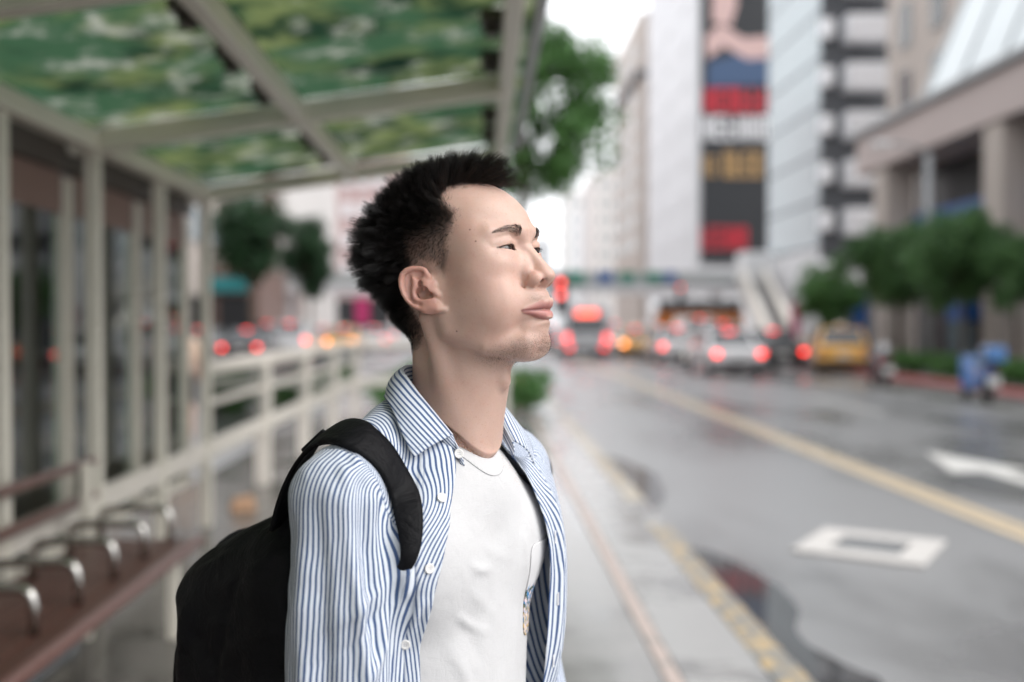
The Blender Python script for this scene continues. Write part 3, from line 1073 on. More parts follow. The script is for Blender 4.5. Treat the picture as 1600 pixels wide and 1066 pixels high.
# cream curved block and far blocks
o, og = block('beige_block', 'beige block with a dark vertical window strip left of the billboard tower', 18.2, 27, 116, 138, 38, M_BEIGE)
face_rows(o, og, 'x', 18.2, 119, 123, 10, 36, 1, 9, 0.8, 0.7, M_WIN, 'window', 0.05)
face_rows(o, og, 'x', 18.2, 126, 136, 10, 36, 3, 9, 0.5, 0.5, M_WINB, 'window', 0.05)
part(MB().box((17.6, 115.8, 30.4), (27.1, 138.4, 31.2)), 'cornice', M_DARKW, o, og)
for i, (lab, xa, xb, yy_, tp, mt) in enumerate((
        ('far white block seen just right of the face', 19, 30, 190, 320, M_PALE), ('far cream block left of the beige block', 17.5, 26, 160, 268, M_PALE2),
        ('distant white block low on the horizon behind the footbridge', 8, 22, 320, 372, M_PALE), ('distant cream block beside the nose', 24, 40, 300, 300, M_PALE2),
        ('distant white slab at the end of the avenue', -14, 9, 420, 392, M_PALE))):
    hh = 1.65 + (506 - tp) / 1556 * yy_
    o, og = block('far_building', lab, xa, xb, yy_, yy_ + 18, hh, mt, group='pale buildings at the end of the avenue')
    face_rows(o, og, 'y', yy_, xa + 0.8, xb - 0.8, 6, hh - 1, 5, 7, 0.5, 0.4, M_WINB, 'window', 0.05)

# right-hand arcade building
o, og = block('arcade_building', 'large beige building with a pinkish canopy fascia on the right', 19.6, 40, 8, 48, 34, M_BEIGE)
part(MB().box((16.0, 6, 8.0), (19.58, 42.5, 9.55)), 'canopy', M_PINKST, o, og, 0.05)
part(MB().box((15.8, 6, 9.56), (19.58, 42.8, 9.85)), 'parapet', M_GREYMET, o, og, 0.03)
part(MB().box((18.2, 7, 0.15), (19.55, 41.5, 7.98)), 'shop_wall', M_SHOP, o, og)
part(MB().box((17.2, 12, 5.15), (18.19, 39.5, 6.05)), 'blue_fascia', M_BLUE, o, og, 0.03)
for yc in (40.2, 31.2, 22.5):
    part(MB().box((16.1, yc - 0.6, 0.15), (17.3, yc + 0.6, 7.99)), 'column', M_BEIGE, o, og, 0.04)
for yc in (36.0, 32.9, 28.5):
    part(MB().box((17.3, yc - 0.75, 1.75), (18.15, yc + 0.75, 2.35)), 'shop_awning', M_BLUE, o, og, 0.03)
for yc in (37.4, 34.4, 29.8, 26.2): part(MB().box((18.12, yc - 0.9, 0.4), (18.19, yc + 0.9, 3.6)), 'shop_window', M_WINB, o, og)
face_rows(o, og, 'x', 19.6, 41, 47.6, 10.8, 33, 2, 7, 0.36, 0.62, M_WIN, 'window', 0.05, M_GREYMET)
gl_ = part(MB().add([(17.2, 12, 9.9), (17.2, 39.6, 9.9), (19.4, 39.6, 15.2), (19.4, 12, 15.2), (17.35, 12, 9.86), (17.35, 39.6, 9.86), (19.55, 39.6, 15.1), (19.55, 12, 15.1)],
                    [(0, 1, 2, 3), (7, 6, 5, 4), (0, 4, 5, 1), (1, 5, 6, 2), (2, 6, 7, 3), (3, 7, 4, 0)]), 'glass_roof', M_BRIGHTG, o, og)
for k in range(10):
    yb = 12.2 + k * 3.0
    q = MB().beam((17.17, yb, 9.93), (19.38, yb, 15.24), 0.08, 0.06).build('glazing_bar', M_GREYMET, gl_)
    q.location = (-og.x, -og.y, -og.z)
face_rows(o, og, 'x', 19.6, 14, 40, 16.2, 33, 6, 5, 0.8, 0.6, M_BRIGHTG, 'window', 0.06, M_GREYMET)
cy_ = at(1390, 345, 41)
part(MB().tube([(cy_.x, 40.6, cy_.z - 0.35), (cy_.x, 40.6, cy_.z + 0.35)], 0.55, 20), 'round_sign', M_BLUE2, o, og, 0, True)
bs = at(1343, 492, 41)
sg = thing('banner_sign', 'upright blue banner sign on the pavement behind the taxi', 'sign', (bs.x, 41, 0.15))
part(MB().box((bs.x - 0.28, 40.95, 1.05), (bs.x + 0.28, 41.05, 3.1)), 'panel', M_BLUE, sg, Vector(sg.location)); part(MB().tube([(bs.x, 41, 0.15), (bs.x, 41, 1.05)], 0.04, 8), 'pole', M_GREYMET, sg, Vector(sg.location))
mg = at(1247, 498, 47)
sg = thing('banner_sign', 'small magenta and white banner beside the stair foot', 'sign', (mg.x, 47, 0.15))
part(MB().box((mg.x - 0.35, 46.95, 1.0), (mg.x + 0.05, 47.05, 2.6)), 'panel', M_MAG, sg, Vector(sg.location)); part(MB().box((mg.x + 0.055, 46.95, 1.2), (mg.x + 0.35, 47.05, 2.4)), 'panel', M_PALE, sg, Vector(sg.location))
part(MB().tube([(mg.x, 47, 0.15), (mg.x, 47, 1.0)], 0.04, 8), 'pole', M_GREYMET, sg, Vector(sg.location))

# left side
o, og = block('left_corner_building', 'dark corner building seen through the shelter glass', -34, -17.5, 16, 46, 26, M_GREYMET)
face_rows(o, og, 'x', -17.5, 18, 44, 6, 25, 7, 5, 0.6, 0.55, M_WINB, 'window', 0.05, M_GREYMET)
for yc, mt in ((24, M_TEAL), (33, M_TEAL), (39, M_MAG)):
    part(MB().box((-17.45, yc - 0.6, 2.6), (-16.4, yc + 0.6, 6.2)), 'hanging_sign', mt, o, og, 0.03)
face_rows(o, og, 'x', -17.5, 18, 44, 0.6, 3.6, 6, 1, 0.8, 0.9, M_SHOP, 'shop_window', 0.06)
o, og = block('left_grey_building', 'grey street block behind the broad dark tree', -34, -18, 47.5, 82, 26, M_BEIGE)
face_rows(o, og, 'x', -18, 49, 81, 6, 25, 8, 5, 0.6, 0.55, M_WINB, 'window', 0.05, M_GREYMET)
face_rows(o, og, 'x', -18, 49, 81, 0.6, 3.6, 6, 1, 0.8, 0.9, M_SHOP, 'shop_window', 0.06)
o, og = block('left_sky_blocker_row', 'unseen row of street blocks added along the left road to block sky light', -36, -17.8, -70, 15.5, 28, M_PINKST)  # out of view, added to cut the sky fill from the left
face_rows(o, og, 'x', -17.8, -40, 15, 5, 27, 12, 6, 0.6, 0.55, M_WINB, 'window', 0.05)
o, og = block('left_cream_building', 'white building with maroon strips beyond the left trees', -28, -16.5, 84, 112, 30, M_PALE2)
face_rows(o, og, 'y', 84, -27.5, -17, 6.5, 29, 4, 6, 0.55, 0.5, M_WINB, 'window', 0.06, M_GREYMET)
part(MB().box((-22.6, 83.8, 5), (-21.4, 83.99, 29.5)), 'maroon_strip', M_MAROON, o, og); part(MB().box((-18.3, 83.8, 5), (-17.5, 83.99, 29.5)), 'maroon_strip', M_MAROON, o, og)
part(MB().box((-28.2, 83.4, 0.15), (-16.4, 83.98, 3.6)), 'shop_front', M_SHOP, o, og); part(MB().box((-27, 83.1, 3.7), (-16.6, 83.38, 4.9)), 'shop_sign', M_TEAL, o, og)
o, og = block('left_pink_building', 'tall pink tiled building far down the left side', -22, -12.6, 135, 170, 36, M_PINKW)
face_rows(o, og, 'y', 135, -21.5, -13, 7, 35, 4, 7, 0.6, 0.5, M_PALE, 'window', 0.06, M_GREYMET)
part(MB().box((-22.2, 134.4, 0.15), (-12.5, 134.98, 5)), 'shop_front', M_SHOP, o, og)
part(MB().box((-17.2, 134.0, 1.5), (-15.4, 134.38, 5.2)), 'magenta_banner', M_MAG, o, og)
o, og = block('left_brown_building', 'low brown shop row under the left trees', -30, -14.8, 66, 82, 5.4, M_HEAD)
face_rows(o, og, 'y', 66, -29.5, -15.2, 0.5, 3.6, 6, 1, 0.85, 0.95, M_SHOP, 'shop_window', 0.06)
part(MB().box((-27, 65.6, 3.75), (-21, 65.98, 4.7)), 'shop_sign', M_PALE, o, og); part(MB().box((-20, 65.6, 3.75), (-15.5, 65.98, 4.7)), 'shop_sign', M_TEAL, o, og)

# ------------------------------------------------------------------ footbridge, signals, lamp
fb = thing('footbridge', 'pale grey footbridge crossing the avenue behind the traffic', 'footbridge', (3, 76, 0.15))
fo = Vector(fb.location)
part(MB().box((-16, 74.8, 3.95), (22.5, 77.2, 4.55)), 'deck', M_GREYW, fb, fo, 0.03)
part(MB().box((-16, 74.7, 4.56), (22.5, 74.8, 5.55)), 'parapet', plain('bridge_parapet', (0.40, 0.42, 0.42, 1), 0.5), fb, fo)
part(MB().box((-16, 77.2, 4.56), (22.5, 77.3, 5.55)), 'parapet', M_GREYMET, fb, fo)
for xc in (-15, -1.2, 17.8): part(MB().box((xc - 0.45, 75.3, 0.15), (xc + 0.45, 76.7, 3.94)), 'pier', M_GREYW, fb, fo)
for px_c, mt, w in ((900, M_GREEN, 1.3), (946, M_BLUE, 1.1), (981, M_GREEN, 1.1), (1022, M_GREEN, 1.2), (1047, M_BLUE, 0.9)):
    q = at(px_c, 434, 74.4)
    part(MB().box((q.x - w / 2, 74.55, q.z - 0.45), (q.x + w / 2, 74.66, q.z + 0.45)), 'road_sign', mt, fb, fo)
for dx in (0.0, 1.55):
    a, b = at(1160, 402, 72), at(1205, 533, 54)
    part(MB().beam((a.x + dx, 72, 5.1), (b.x + dx, 54, 0.35), 0.40, 1.25), 'stair_stringer', plain('stair_cream', (0.66, 0.62, 0.57, 1), 0.6), fb, fo)
for k in range(26):
    f = (k + 0.5) / 26
    yy_ = 72 + (54 - 72) * f; zz_ = 4.7 + (0.0 - 4.7) * f
    xx = a.x + (b.x - a.x) * f
    part(MB().box((xx + 0.115, yy_ - 0.35, zz_ + 0.1), (xx + 1.43, yy_ + 0.35, zz_ + 0.22)), 'step', M_GREYMET, fb, fo)
q = at(1180, 412, 73)
part(MB().box((q.x - 1.0, 72.2, 4.6), (q.x + 1.4, 74.6, 6.9)), 'stair_head', M_PALE, fb, fo, 0.05)

M_LRED = emitter('signal_red', (1.0, 0.06, 0.04, 1), 2.5)
M_LOFF = plain('signal_lamp_off', (0.03, 0.02, 0.02, 1), 0.3)


def signal(label, px_, py_, Y, armx, bright):
    c = at(px_, py_, Y)
    o = thing('traffic_light', label, 'traffic light', (c.x + armx, Y, 0.0), 'traffic lights over the avenue')
    og = Vector(o.location)
    part(MB().tube([(c.x + armx, Y, 0.0), (c.x + armx, Y, c.z + 0.5)], 0.08, 10), 'pole', M_GREYMET, o, og, 0, True)
    part(MB().tube([(c.x + armx, Y, c.z + 0.35), (c.x, Y, c.z + 0.4)], 0.05, 8), 'mast_arm', M_GREYMET, o, og, 0, True)
    part(MB().box((c.x - 0.2, Y - 0.12, c.z - 0.85), (c.x + 0.2, Y + 0.12, c.z + 0.35)), 'housing', M_DKMET, o, og, 0.02)
    for k, mt in enumerate((M_LRED, M_LRED if bright > 1 else M_LOFF, M_LOFF)):
        part(MB().lathe([(0.01, -0.04), (0.075, -0.03), (0.085, 0.0)], (c.x, Y - 0.13, c.z + 0.12 - k * 0.37), 16, 1), 'lamp', mt, o, og)


signal('red traffic light on a mast right beside the nose', 876, 448, 30, -1.9, 2)
signal('dim red traffic light above the orange bus', 1063, 452, 64, -5, 1)
lp_ = at(1451, 240, 30)
o = thing('street_lamp', 'tall grey street lamp pole on the far pavement', 'street lamp', (lp_.x, 30, 0.15))
og = Vector(o.location)
part(MB().tube([(lp_.x, 30, 0.15), (lp_.x, 30, lp_.z)], [0.14, 0.11], 12), 'pole', M_GREYMET, o, og, 0, True)
part(MB().tube([(lp_.x, 30, lp_.z - 0.05), (lp_.x - 0.5, 30, lp_.z + 0.25), (lp_.x - 1.3, 30, lp_.z + 0.3)], 0.05, 8), 'arm', M_GREYMET, o, og, 0, True)
part(MB().box((lp_.x - 1.75, 29.85, lp_.z + 0.2), (lp_.x - 1.2, 30.15, lp_.z + 0.36)), 'lantern', M_PALE, o, og, 0.03)
part(MB().lathe([(0.22, 0.15), (0.22, 0.4), (0.15, 0.6)], (lp_.x, 30, 0), 14), 'base', M_GREYMET, o, og)

# ------------------------------------------------------------------ vehicles
def carpaint(name, col, rough=0.25):
    t = NT(name); t.set(color=col, rough=rough, coat=0.8, coat_rough=0.05, spec=0.5)
    return t.m


P_WHITE = carpaint('white_paint', (0.70, 0.70, 0.71, 1)); P_SILV = carpaint('silver_paint', (0.40, 0.41, 0.43, 1)); P_DARK = carpaint('dark_grey_paint', (0.025, 0.027, 0.032, 1))
P_TAXI = carpaint('taxi_yellow_paint', (0.72, 0.36, 0.04, 1)); P_GREY = carpaint('mid_grey_paint', (0.16, 0.17, 0.18, 1))
M_TYRE = plain('tyre_rubber', (0.018, 0.018, 0.018, 1), 0.8); M_RIM = plain('alloy_rim', (0.45, 0.45, 0.46, 1), 0.3, 0.9); M_CGLASS = plain('car_glass', (0.03, 0.035, 0.04, 1), 0.08, 0, 0.1, 1, spec=0.8)
M_TAIL = emitter('brake_lamp', (1.0, 0.035, 0.025, 1), 3.4); M_TAILO = emitter('amber_lamp', (1.0, 0.30, 0.06, 1), 5); M_TAILD = emitter('dim_tail_lamp', (0.9, 0.03, 0.03, 1), 2.5); M_HEADL = emitter('headlamp', (1.0, 0.92, 0.8, 1), 2)
M_TAILU = plain('unlit_tail_lamp', (0.25, 0.03, 0.02, 1), 0.3); M_PLATE = plain('number_plate', (0.62, 0.62, 0.6, 1), 0.5); M_BUMP = plain('bumper_plastic', (0.04, 0.04, 0.042, 1), 0.5)


def loft(sections):
    """sections: list of (y, [(x,z)...]) closed rings -> MB"""
    m = MB()
    n = len(sections[0][1])
    v = [(p[0], y_, p[1]) for y_, ring in sections for p in ring]
    f = []
    for i in range(len(sections) - 1):
        for k in range(n):
            f.append((i * n + k, i * n + (k + 1) % n, (i + 1) * n + (k + 1) % n, (i + 1) * n + k))
    f.append(tuple(range(n - 1, -1, -1))); f.append(tuple((len(sections) - 1) * n + k for k in range(n)))
    return m.add(v, f)


def car(label, px_c, Y, paint_, kind='sedan', tail=None, rz=0.0, group='cars waiting in the avenue', name='car', x=None, dim=False, taxi=False):
    c = at(px_c, 540, Y)
    X = c.x if x is None else x
    o = thing(name, label, 'taxi' if taxi else 'car', (X, Y, 0.0), group)
    o.rotation_euler = (0, 0, rz)
    tail = tail or M_TAIL
    W = {'sedan': 0.88, 'hatch': 0.86, 'suv': 0.93, 'van': 1.0}[kind]
    Ln = {'sedan': 4.5, 'hatch': 4.1, 'suv': 4.6, 'van': 4.9}[kind]
    Hb = {'sedan': 0.92, 'hatch': 0.95, 'suv': 1.08, 'van': 1.12}[kind]
    Ht = {'sedan': 1.45, 'hatch': 1.52, 'suv': 1.72, 'van': 1.98}[kind]
    def ring(w, zt, zb=0.22):
        return [(-w * 0.94, zb), (w * 0.94, zb), (w, zb + 0.22), (w, zt - 0.16), (w * 0.93, zt), (-w * 0.93, zt), (-w, zt - 0.16), (-w, zb + 0.22)]
    b = loft([(0.0, ring(W * 0.92, Hb - 0.08, 0.34)), (0.12, ring(W * 0.98, Hb)), (0.9, ring(W, Hb)), (Ln * 0.62, ring(W, Hb - 0.02)), (Ln - 0.55, ring(W * 0.97, Hb - 0.16)), (Ln - 0.08, ring(W * 0.90, Hb - 0.26, 0.28))]).build('body', paint_, o, False, 0.05)
    r0 = {'sedan': 0.75, 'hatch': 0.12, 'suv': 0.12, 'van': 0.06}[kind]; r1 = r0 + {'sedan': 0.6, 'hatch': 0.45, 'suv': 0.35, 'van': 0.2}[kind]
    f1 = Ln * 0.60; f0 = f1 + 0.75
    def roof(w, z): return [(-w, Hb - 0.03), (w, Hb - 0.03), (w * 0.84, z), (-w * 0.84, z)]
    cb = MB()
    w1 = W * 0.94
    cab = [(-w1, r0, Hb - .03), (w1, r0, Hb - .03), (w1, f0, Hb - .03), (-w1, f0, Hb - .03), (-w1 * .80, r1, Ht), (w1 * .80, r1, Ht), (w1 * .80, f1, Ht), (-w1 * .80, f1, Ht)]
    cb.add(cab, [(0, 3, 2, 1), (4, 5, 6, 7), (0, 1, 5, 4), (1, 2, 6, 5), (2, 3, 7, 6), (3, 0, 4, 7)])
    cb.build('cabin', paint_, o, False, 0.05)
    def pane(quad, nm):
        q = [Vector(v) for v in quad]
        n = (q[1] - q[0]).cross(q[3] - q[0]).normalized()
        cen = sum(q, Vector()) / 4
        ins = [cen + (v - cen) * 0.86 for v in q]
        MB().add([v + n * 0.006 for v in ins] + [v - n * 0.01 for v in ins], [(0, 1, 2, 3), (7, 6, 5, 4), (0, 4, 5, 1), (1, 5, 6, 2), (2, 6, 7, 3), (3, 7, 4, 0)]).build(nm, M_CGLASS, o)
    pane([cab[0], cab[1], cab[5], cab[4]], 'rear_window'); pane([cab[2], cab[3], cab[7], cab[6]], 'windscreen')
    pane([cab[1], cab[2], cab[6], cab[5]], 'side_window'); pane([cab[3], cab[0], cab[4], cab[7]], 'side_window')
    zl = Hb - 0.22
    for s in (-1, 1):
        if kind in ('sedan', 'hatch'): m = MB().box((s * W * 0.80 - 0.09, -0.035, zl - 0.06), (s * W * 0.80 + 0.09, 0.06, zl + 0.06))
        else: m = MB().box((s * W * 0.85 - 0.06, -0.035, zl - 0.08), (s * W * 0.85 + 0.06, 0.06, zl + 0.12))
        m.build('tail_light', tail, o, False, 0.015)
        MB().box((s * W * 0.72 - 0.16, Ln - 0.12, Hb - 0.48), (s * W * 0.72 + 0.14, Ln - 0.02, Hb - 0.34)).build('headlight', M_HEADL, o, False, 0.015)
        MB().box((s * W - (0.0 if s > 0 else 0.14), Ln * 0.60 + 0.35, Hb), (s * W + (0.14 if s > 0 else 0.0), Ln * 0.60 + 0.47, Hb + 0.13)).build('mirror', paint_, o, False, 0.02)
        for yw in (0.78, Ln - 0.85):
            wl_ = MB().lathe([(0.16, -0.10), (0.31, -0.10), (0.325, -0.05), (0.325, 0.05), (0.31, 0.10), (0.16, 0.10)], (s * (W - 0.10), yw, 0.325), 18, 0).build('wheel', M_TYRE, o, True)
            MB().lathe([(0.02, -0.06), (0.20, -0.05), (0.20, 0.05), (0.02, 0.06)], (s * (W - 0.02), yw, 0.325), 14, 0).build('rim', M_RIM, wl_)
    MB().box((-W * 0.9, -0.06, 0.30), (W * 0.9, 0.05, 0.47)).build('bumper', M_BUMP, o, False, 0.03)
    MB().box((-0.19, -0.05, 0.56), (0.19, 0.02, 0.68)).build('number_plate', M_PLATE, o)
    MB().box((-0.16, r1 - 0.10, Ht - 0.08), (0.16, r1 - 0.03, Ht - 0.03)).build('brake_strip', M_TAILU if tail is M_TAILU else M_TAILD, o)
    if taxi: MB().prism([(-0.16, Ht), (0.16, Ht), (0.12, Ht + 0.14), (-0.12, Ht + 0.14)], 1, r1 + 0.5, r1 + 0.75).build('roof_sign', M_PALE, o, False, 0.01)
    return o


car('silver saloon braking beside the dark car, nearest of the waiting cars', 1155, 31, P_WHITE, 'sedan')
car('dark saloon with an orange-red tail light right of the silver one', 1224, 33.5, P_DARK, 'sedan', M_TAIL)
car('white hatchback in the row ahead of the nearest saloon', 1062, 40, P_WHITE, 'hatch')
car('white sport utility car seen over the nearest saloon', 1132, 45, P_WHITE, 'suv', M_TAILD)
car('yellow taxi with an amber light behind the white van', 998, 47, P_TAXI, 'sedan', M_TAILO, taxi=True)
car('grey car low at the lips, far ahead', 866, 56, P_GREY, 'sedan')
car('silver car far ahead between the van and the taxi', 962, 62, P_SILV, 'suv', M_TAILD)
car('dark car far ahead under the footbridge', 1035, 60, P_DARK, 'hatch', M_TAILD)
car('yellow taxi standing at the far kerb by the hedge', 1318, 32, P_TAXI, 'hatch', M_TAILU, R(-14), 'cars waiting in the avenue', taxi=True)
car('dark car on the left road beside the shelter post', 374, 40, P_DARK, 'sedan', group='cars on the left road')
car('white car with twin red lights on the left road', 450, 47, P_WHITE, 'suv', group='cars on the left road')
car('yellow taxi with amber lights on the left road', 531, 53, P_TAXI, 'sedan', M_TAILO, group='cars on the left road', taxi=True)
car('white saloon ahead of the left taxi', 583, 60, P_WHITE, 'sedan', M_TAILD, group='cars on the left road')
car('white van just behind the nape on the left road', 634, 66, P_WHITE, 'van', group='cars on the left road')
car('grey car in the far lane of the left road', 300, 46, P_GREY, 'sedan', M_TAIL, group='cars on the left road')
car('orange taxi seen through the shelter glass on the left', 205, 30, P_TAXI, 'hatch', M_TAILD, group='cars on the left road', taxi=True)

car('white car between the minibus and the yellow taxi', 975, 52, P_WHITE, 'sedan', M_TAILD)
car('white hatchback far ahead left of the orange bus', 1012, 66, P_WHITE, 'hatch', M_TAILD)
car('white van second in the right-hand lane', 1095, 52, P_WHITE, 'van', M_TAILD)
car('dark sport utility car at the left of the white twin-light car', 415, 56, P_DARK, 'suv', group='cars on the left road')
car('silver saloon in the middle of the left road', 500, 64, P_SILV, 'sedan', M_TAILD, group='cars on the left road')

# white minibus with a lit red board, and an orange bus crossing
q = at(917, 540, 46)
mbz = thing('minibus', 'white minibus with a lit red board in the bus lane', 'minibus', (q.x, 46, 0.0))
W, Ht = 1.08, 2.55
loft([(0, [(-W, 0.3), (W, 0.3), (W, 1.9), (W * 0.9, Ht), (-W * 0.9, Ht), (-W, 1.9)]), (5.6, [(-W, 0.3), (W, 0.3), (W, 1.9), (W * 0.9, Ht), (-W * 0.9, Ht), (-W, 1.9)]), (6.2, [(-W * .95, 0.4), (W * .95, 0.4), (W * .95, 1.4), (W * 0.8, 2.0), (-W * 0.8, 2.0), (-W * .95, 1.4)])]).build('body', P_SILV, mbz, False, 0.08)
MB().box((-0.85, -0.02, 1.25), (0.85, 0.05, 1.95)).build('rear_window', M_CGLASS, mbz, False, 0.04)
MB().box((-0.50, -0.05, 2.02), (0.50, 0.03, 2.24)).build('lit_board', emitter('red_display', (1.0, 0.10, 0.05, 1), 2), mbz, False, 0.02)
for s in (-1, 1):
    MB().box((s * 0.92 - 0.09, -0.05, 0.85), (s * 0.92 + 0.09, 0.04, 1.15)).build('tail_light', M_TAILD, mbz, False, 0.015)
    MB().box((s * 0.80 - 0.12, -0.06, 0.50), (s * 0.80 + 0.12, 0.03, 0.62)).build('fog_light', M_TAILD, mbz, False, 0.015)
    for j in range(4): MB().box((s * (W + 0.004) - 0.012, 0.5 + j * 1.25, 1.25), (s * (W + 0.004) + 0.012, 1.6 + j * 1.25, 1.88)).build('side_window', M_CGLASS, mbz)
    for yw in (1.1, 4.7): MB().lathe([(0.2, -0.12), (0.38, -0.12), (0.40, 0.0), (0.38, 0.12), (0.2, 0.12)], (s * (W - 0.13), yw, 0.40), 18, 0).build('wheel', M_TYRE, mbz, True)
MB().box((-W * 0.95, -0.08, 0.28), (W * 0.95, 0.05, 0.5)).build('bumper', M_BUMP, mbz, False, 0.03)
MB().box((-0.22, -0.06, 0.72), (0.22, 0.02, 0.86)).build('number_plate', M_PLATE, mbz)

P_OR = carpaint('orange_bus_paint', (0.50, 0.16, 0.03, 1))
ql, qr = at(1020, 500, 71), at(1156, 500, 71)
bus = thing('bus', 'orange bus crossing under the footbridge', 'bus', ((ql.x + qr.x) / 2, 71, 0.0))
bo = Vector(bus.location); hw = (qr.x - ql.x) / 2
MB().box((-hw, -1.2, 0.35), (hw, 1.2, 2.45)).build('body', P_OR, bus, False, 0.1)
MB().box((-hw + 0.02, -1.18, 2.452), (hw - 0.02, 1.18, 3.45)).build('upper_body', P_WHITE, bus, False, 0.1)
for j in range(5):
    a0 = -hw + 0.25 + j * (2 * hw - 0.5) / 5
    MB().box((a0, -1.25, 2.5), (a0 + (2 * hw - 0.5) / 5 - 0.12, -1.17, 3.25)).build('side_window', M_CGLASS, bus, False, 0.03)
for xw in (-hw + 1.2, hw - 1.2): MB().lathe([(0.2, -0.15), (0.48, -0.15), (0.5, 0.0), (0.48, 0.15), (0.2, 0.15)], (xw, -1.1, 0.5), 20, 1).build('wheel', M_TYRE, bus, True)
MB().box((-hw - 0.03, -0.9, 0.9), (-hw + 0.02, 0.9, 2.3)).build('rear_window', M_CGLASS, bus)

# ------------------------------------------------------------------ scooters and small figures
def figure(name, label, loc, rz, joints, mats, cat='person', group=None):
    """small far figure: one skin-like body from a distance field, clothes and helmet as parts; joints in metres"""
    o = thing(name, label, cat, loc, group)
    o.rotation_euler = (0, 0, rz)
    for nm, chains, h, mat, kk in joints:
        P_ = np.concatenate([np.array(c_[0]) for c_ in chains]) * 1000
        rm = max(max(c_[1]) for c_ in chains) * 1000 + 30
        f = Field(P_.min(0) - rm, P_.max(0) + rm, h)
        for pts, rad in chains:
            pts = [tuple(v * 1000 for v in p_) for p_ in pts]
            if len(pts) == 1: pts = pts + [(pts[0][0], pts[0][1], pts[0][2] + 1)]; rad = list(rad) * 2
            f.op(cap(pts, [r * 1000 for r in rad]), 'u', kk)
        v_, q_ = nets(f.F, f.lo, h)
        mesh_np(nm, v_ / 1000, q_, mats[mat], o)
    return o


FM = {'skin': plain('far_skin', (0.50, 0.31, 0.23, 1), 0.6), 'cream': plain('cream_top', (0.62, 0.45, 0.34, 1), 0.8), 'dark': plain('black_trousers', (0.015, 0.015, 0.018, 1), 0.8),
      'blue': plain('blue_rain_jacket', (0.03, 0.14, 0.36, 1), 0.55), 'white': plain('white_helmet', (0.66, 0.66, 0.68, 1), 0.25), 'hair': plain('far_hair', (0.012, 0.010, 0.010, 1), 0.6), 'grey': plain('grey_jacket', (0.05, 0.05, 0.055, 1), 0.7), 'bhel': plain('blue_helmet', (0.06, 0.20, 0.42, 1), 0.25)}
p = at(287, 600, 14.5)
figure('person', 'pedestrian in a peach top and black shorts beyond the shelter glass', (p.x, 14.5, 0.0), R(20), [
    ('body', [([(0, 0, 1.42), (0, 0, 1.52)], (0.055, 0.075)), ([(0, 0.01, 1.52), (0, 0.01, 1.58)], (0.075, 0.08)), ([(0, 0, 1.4), (0, 0, 1.0)], (0.09, 0.10)), ([(0.17, 0, 1.33), (0.21, 0.0, 1.08), (0.20, 0.06, 0.84)], (0.045, 0.038, 0.03)), ([(-0.17, 0, 1.33), (-0.21, 0, 1.08), (-0.20, 0.06, 0.84)], (0.045, 0.038, 0.03)),
              ([(0.09, 0, 0.9), (0.10, 0.02, 0.48), (0.10, -0.02, 0.05), (0.10, 0.10, 0.03)], (0.08, 0.055, 0.035, 0.03)), ([(-0.09, 0, 0.9), (-0.10, 0.02, 0.48), (-0.10, -0.02, 0.05), (-0.10, 0.10, 0.03)], (0.08, 0.055, 0.035, 0.03))], 12.0, 'skin', 30),
    ('top', [([(-0.12, 0, 1.34), (0.12, 0, 1.34)], (0.085, 0.085)), ([(0, 0, 1.34), (0, 0, 0.95)], (0.135, 0.14)), ([(0.15, 0, 1.34), (0.19, 0, 1.18)], (0.07, 0.062)), ([(-0.15, 0, 1.34), (-0.19, 0, 1.18)], (0.07, 0.062))], 12.0, 'cream', 40),
    ('shorts', [([(0, 0, 0.96), (0, 0, 0.86)], (0.14, 0.14)), ([(0.08, 0, 0.86), (0.10, 0.01, 0.56)], (0.105, 0.085)), ([(-0.08, 0, 0.86), (-0.10, 0.01, 0.56)], (0.105, 0.085))], 12.0, 'dark', 30),
    ('hair', [([(0, -0.02, 1.60), (0, -0.03, 1.55)], (0.088, 0.085))], 10.0, 'hair', 20)], FM)


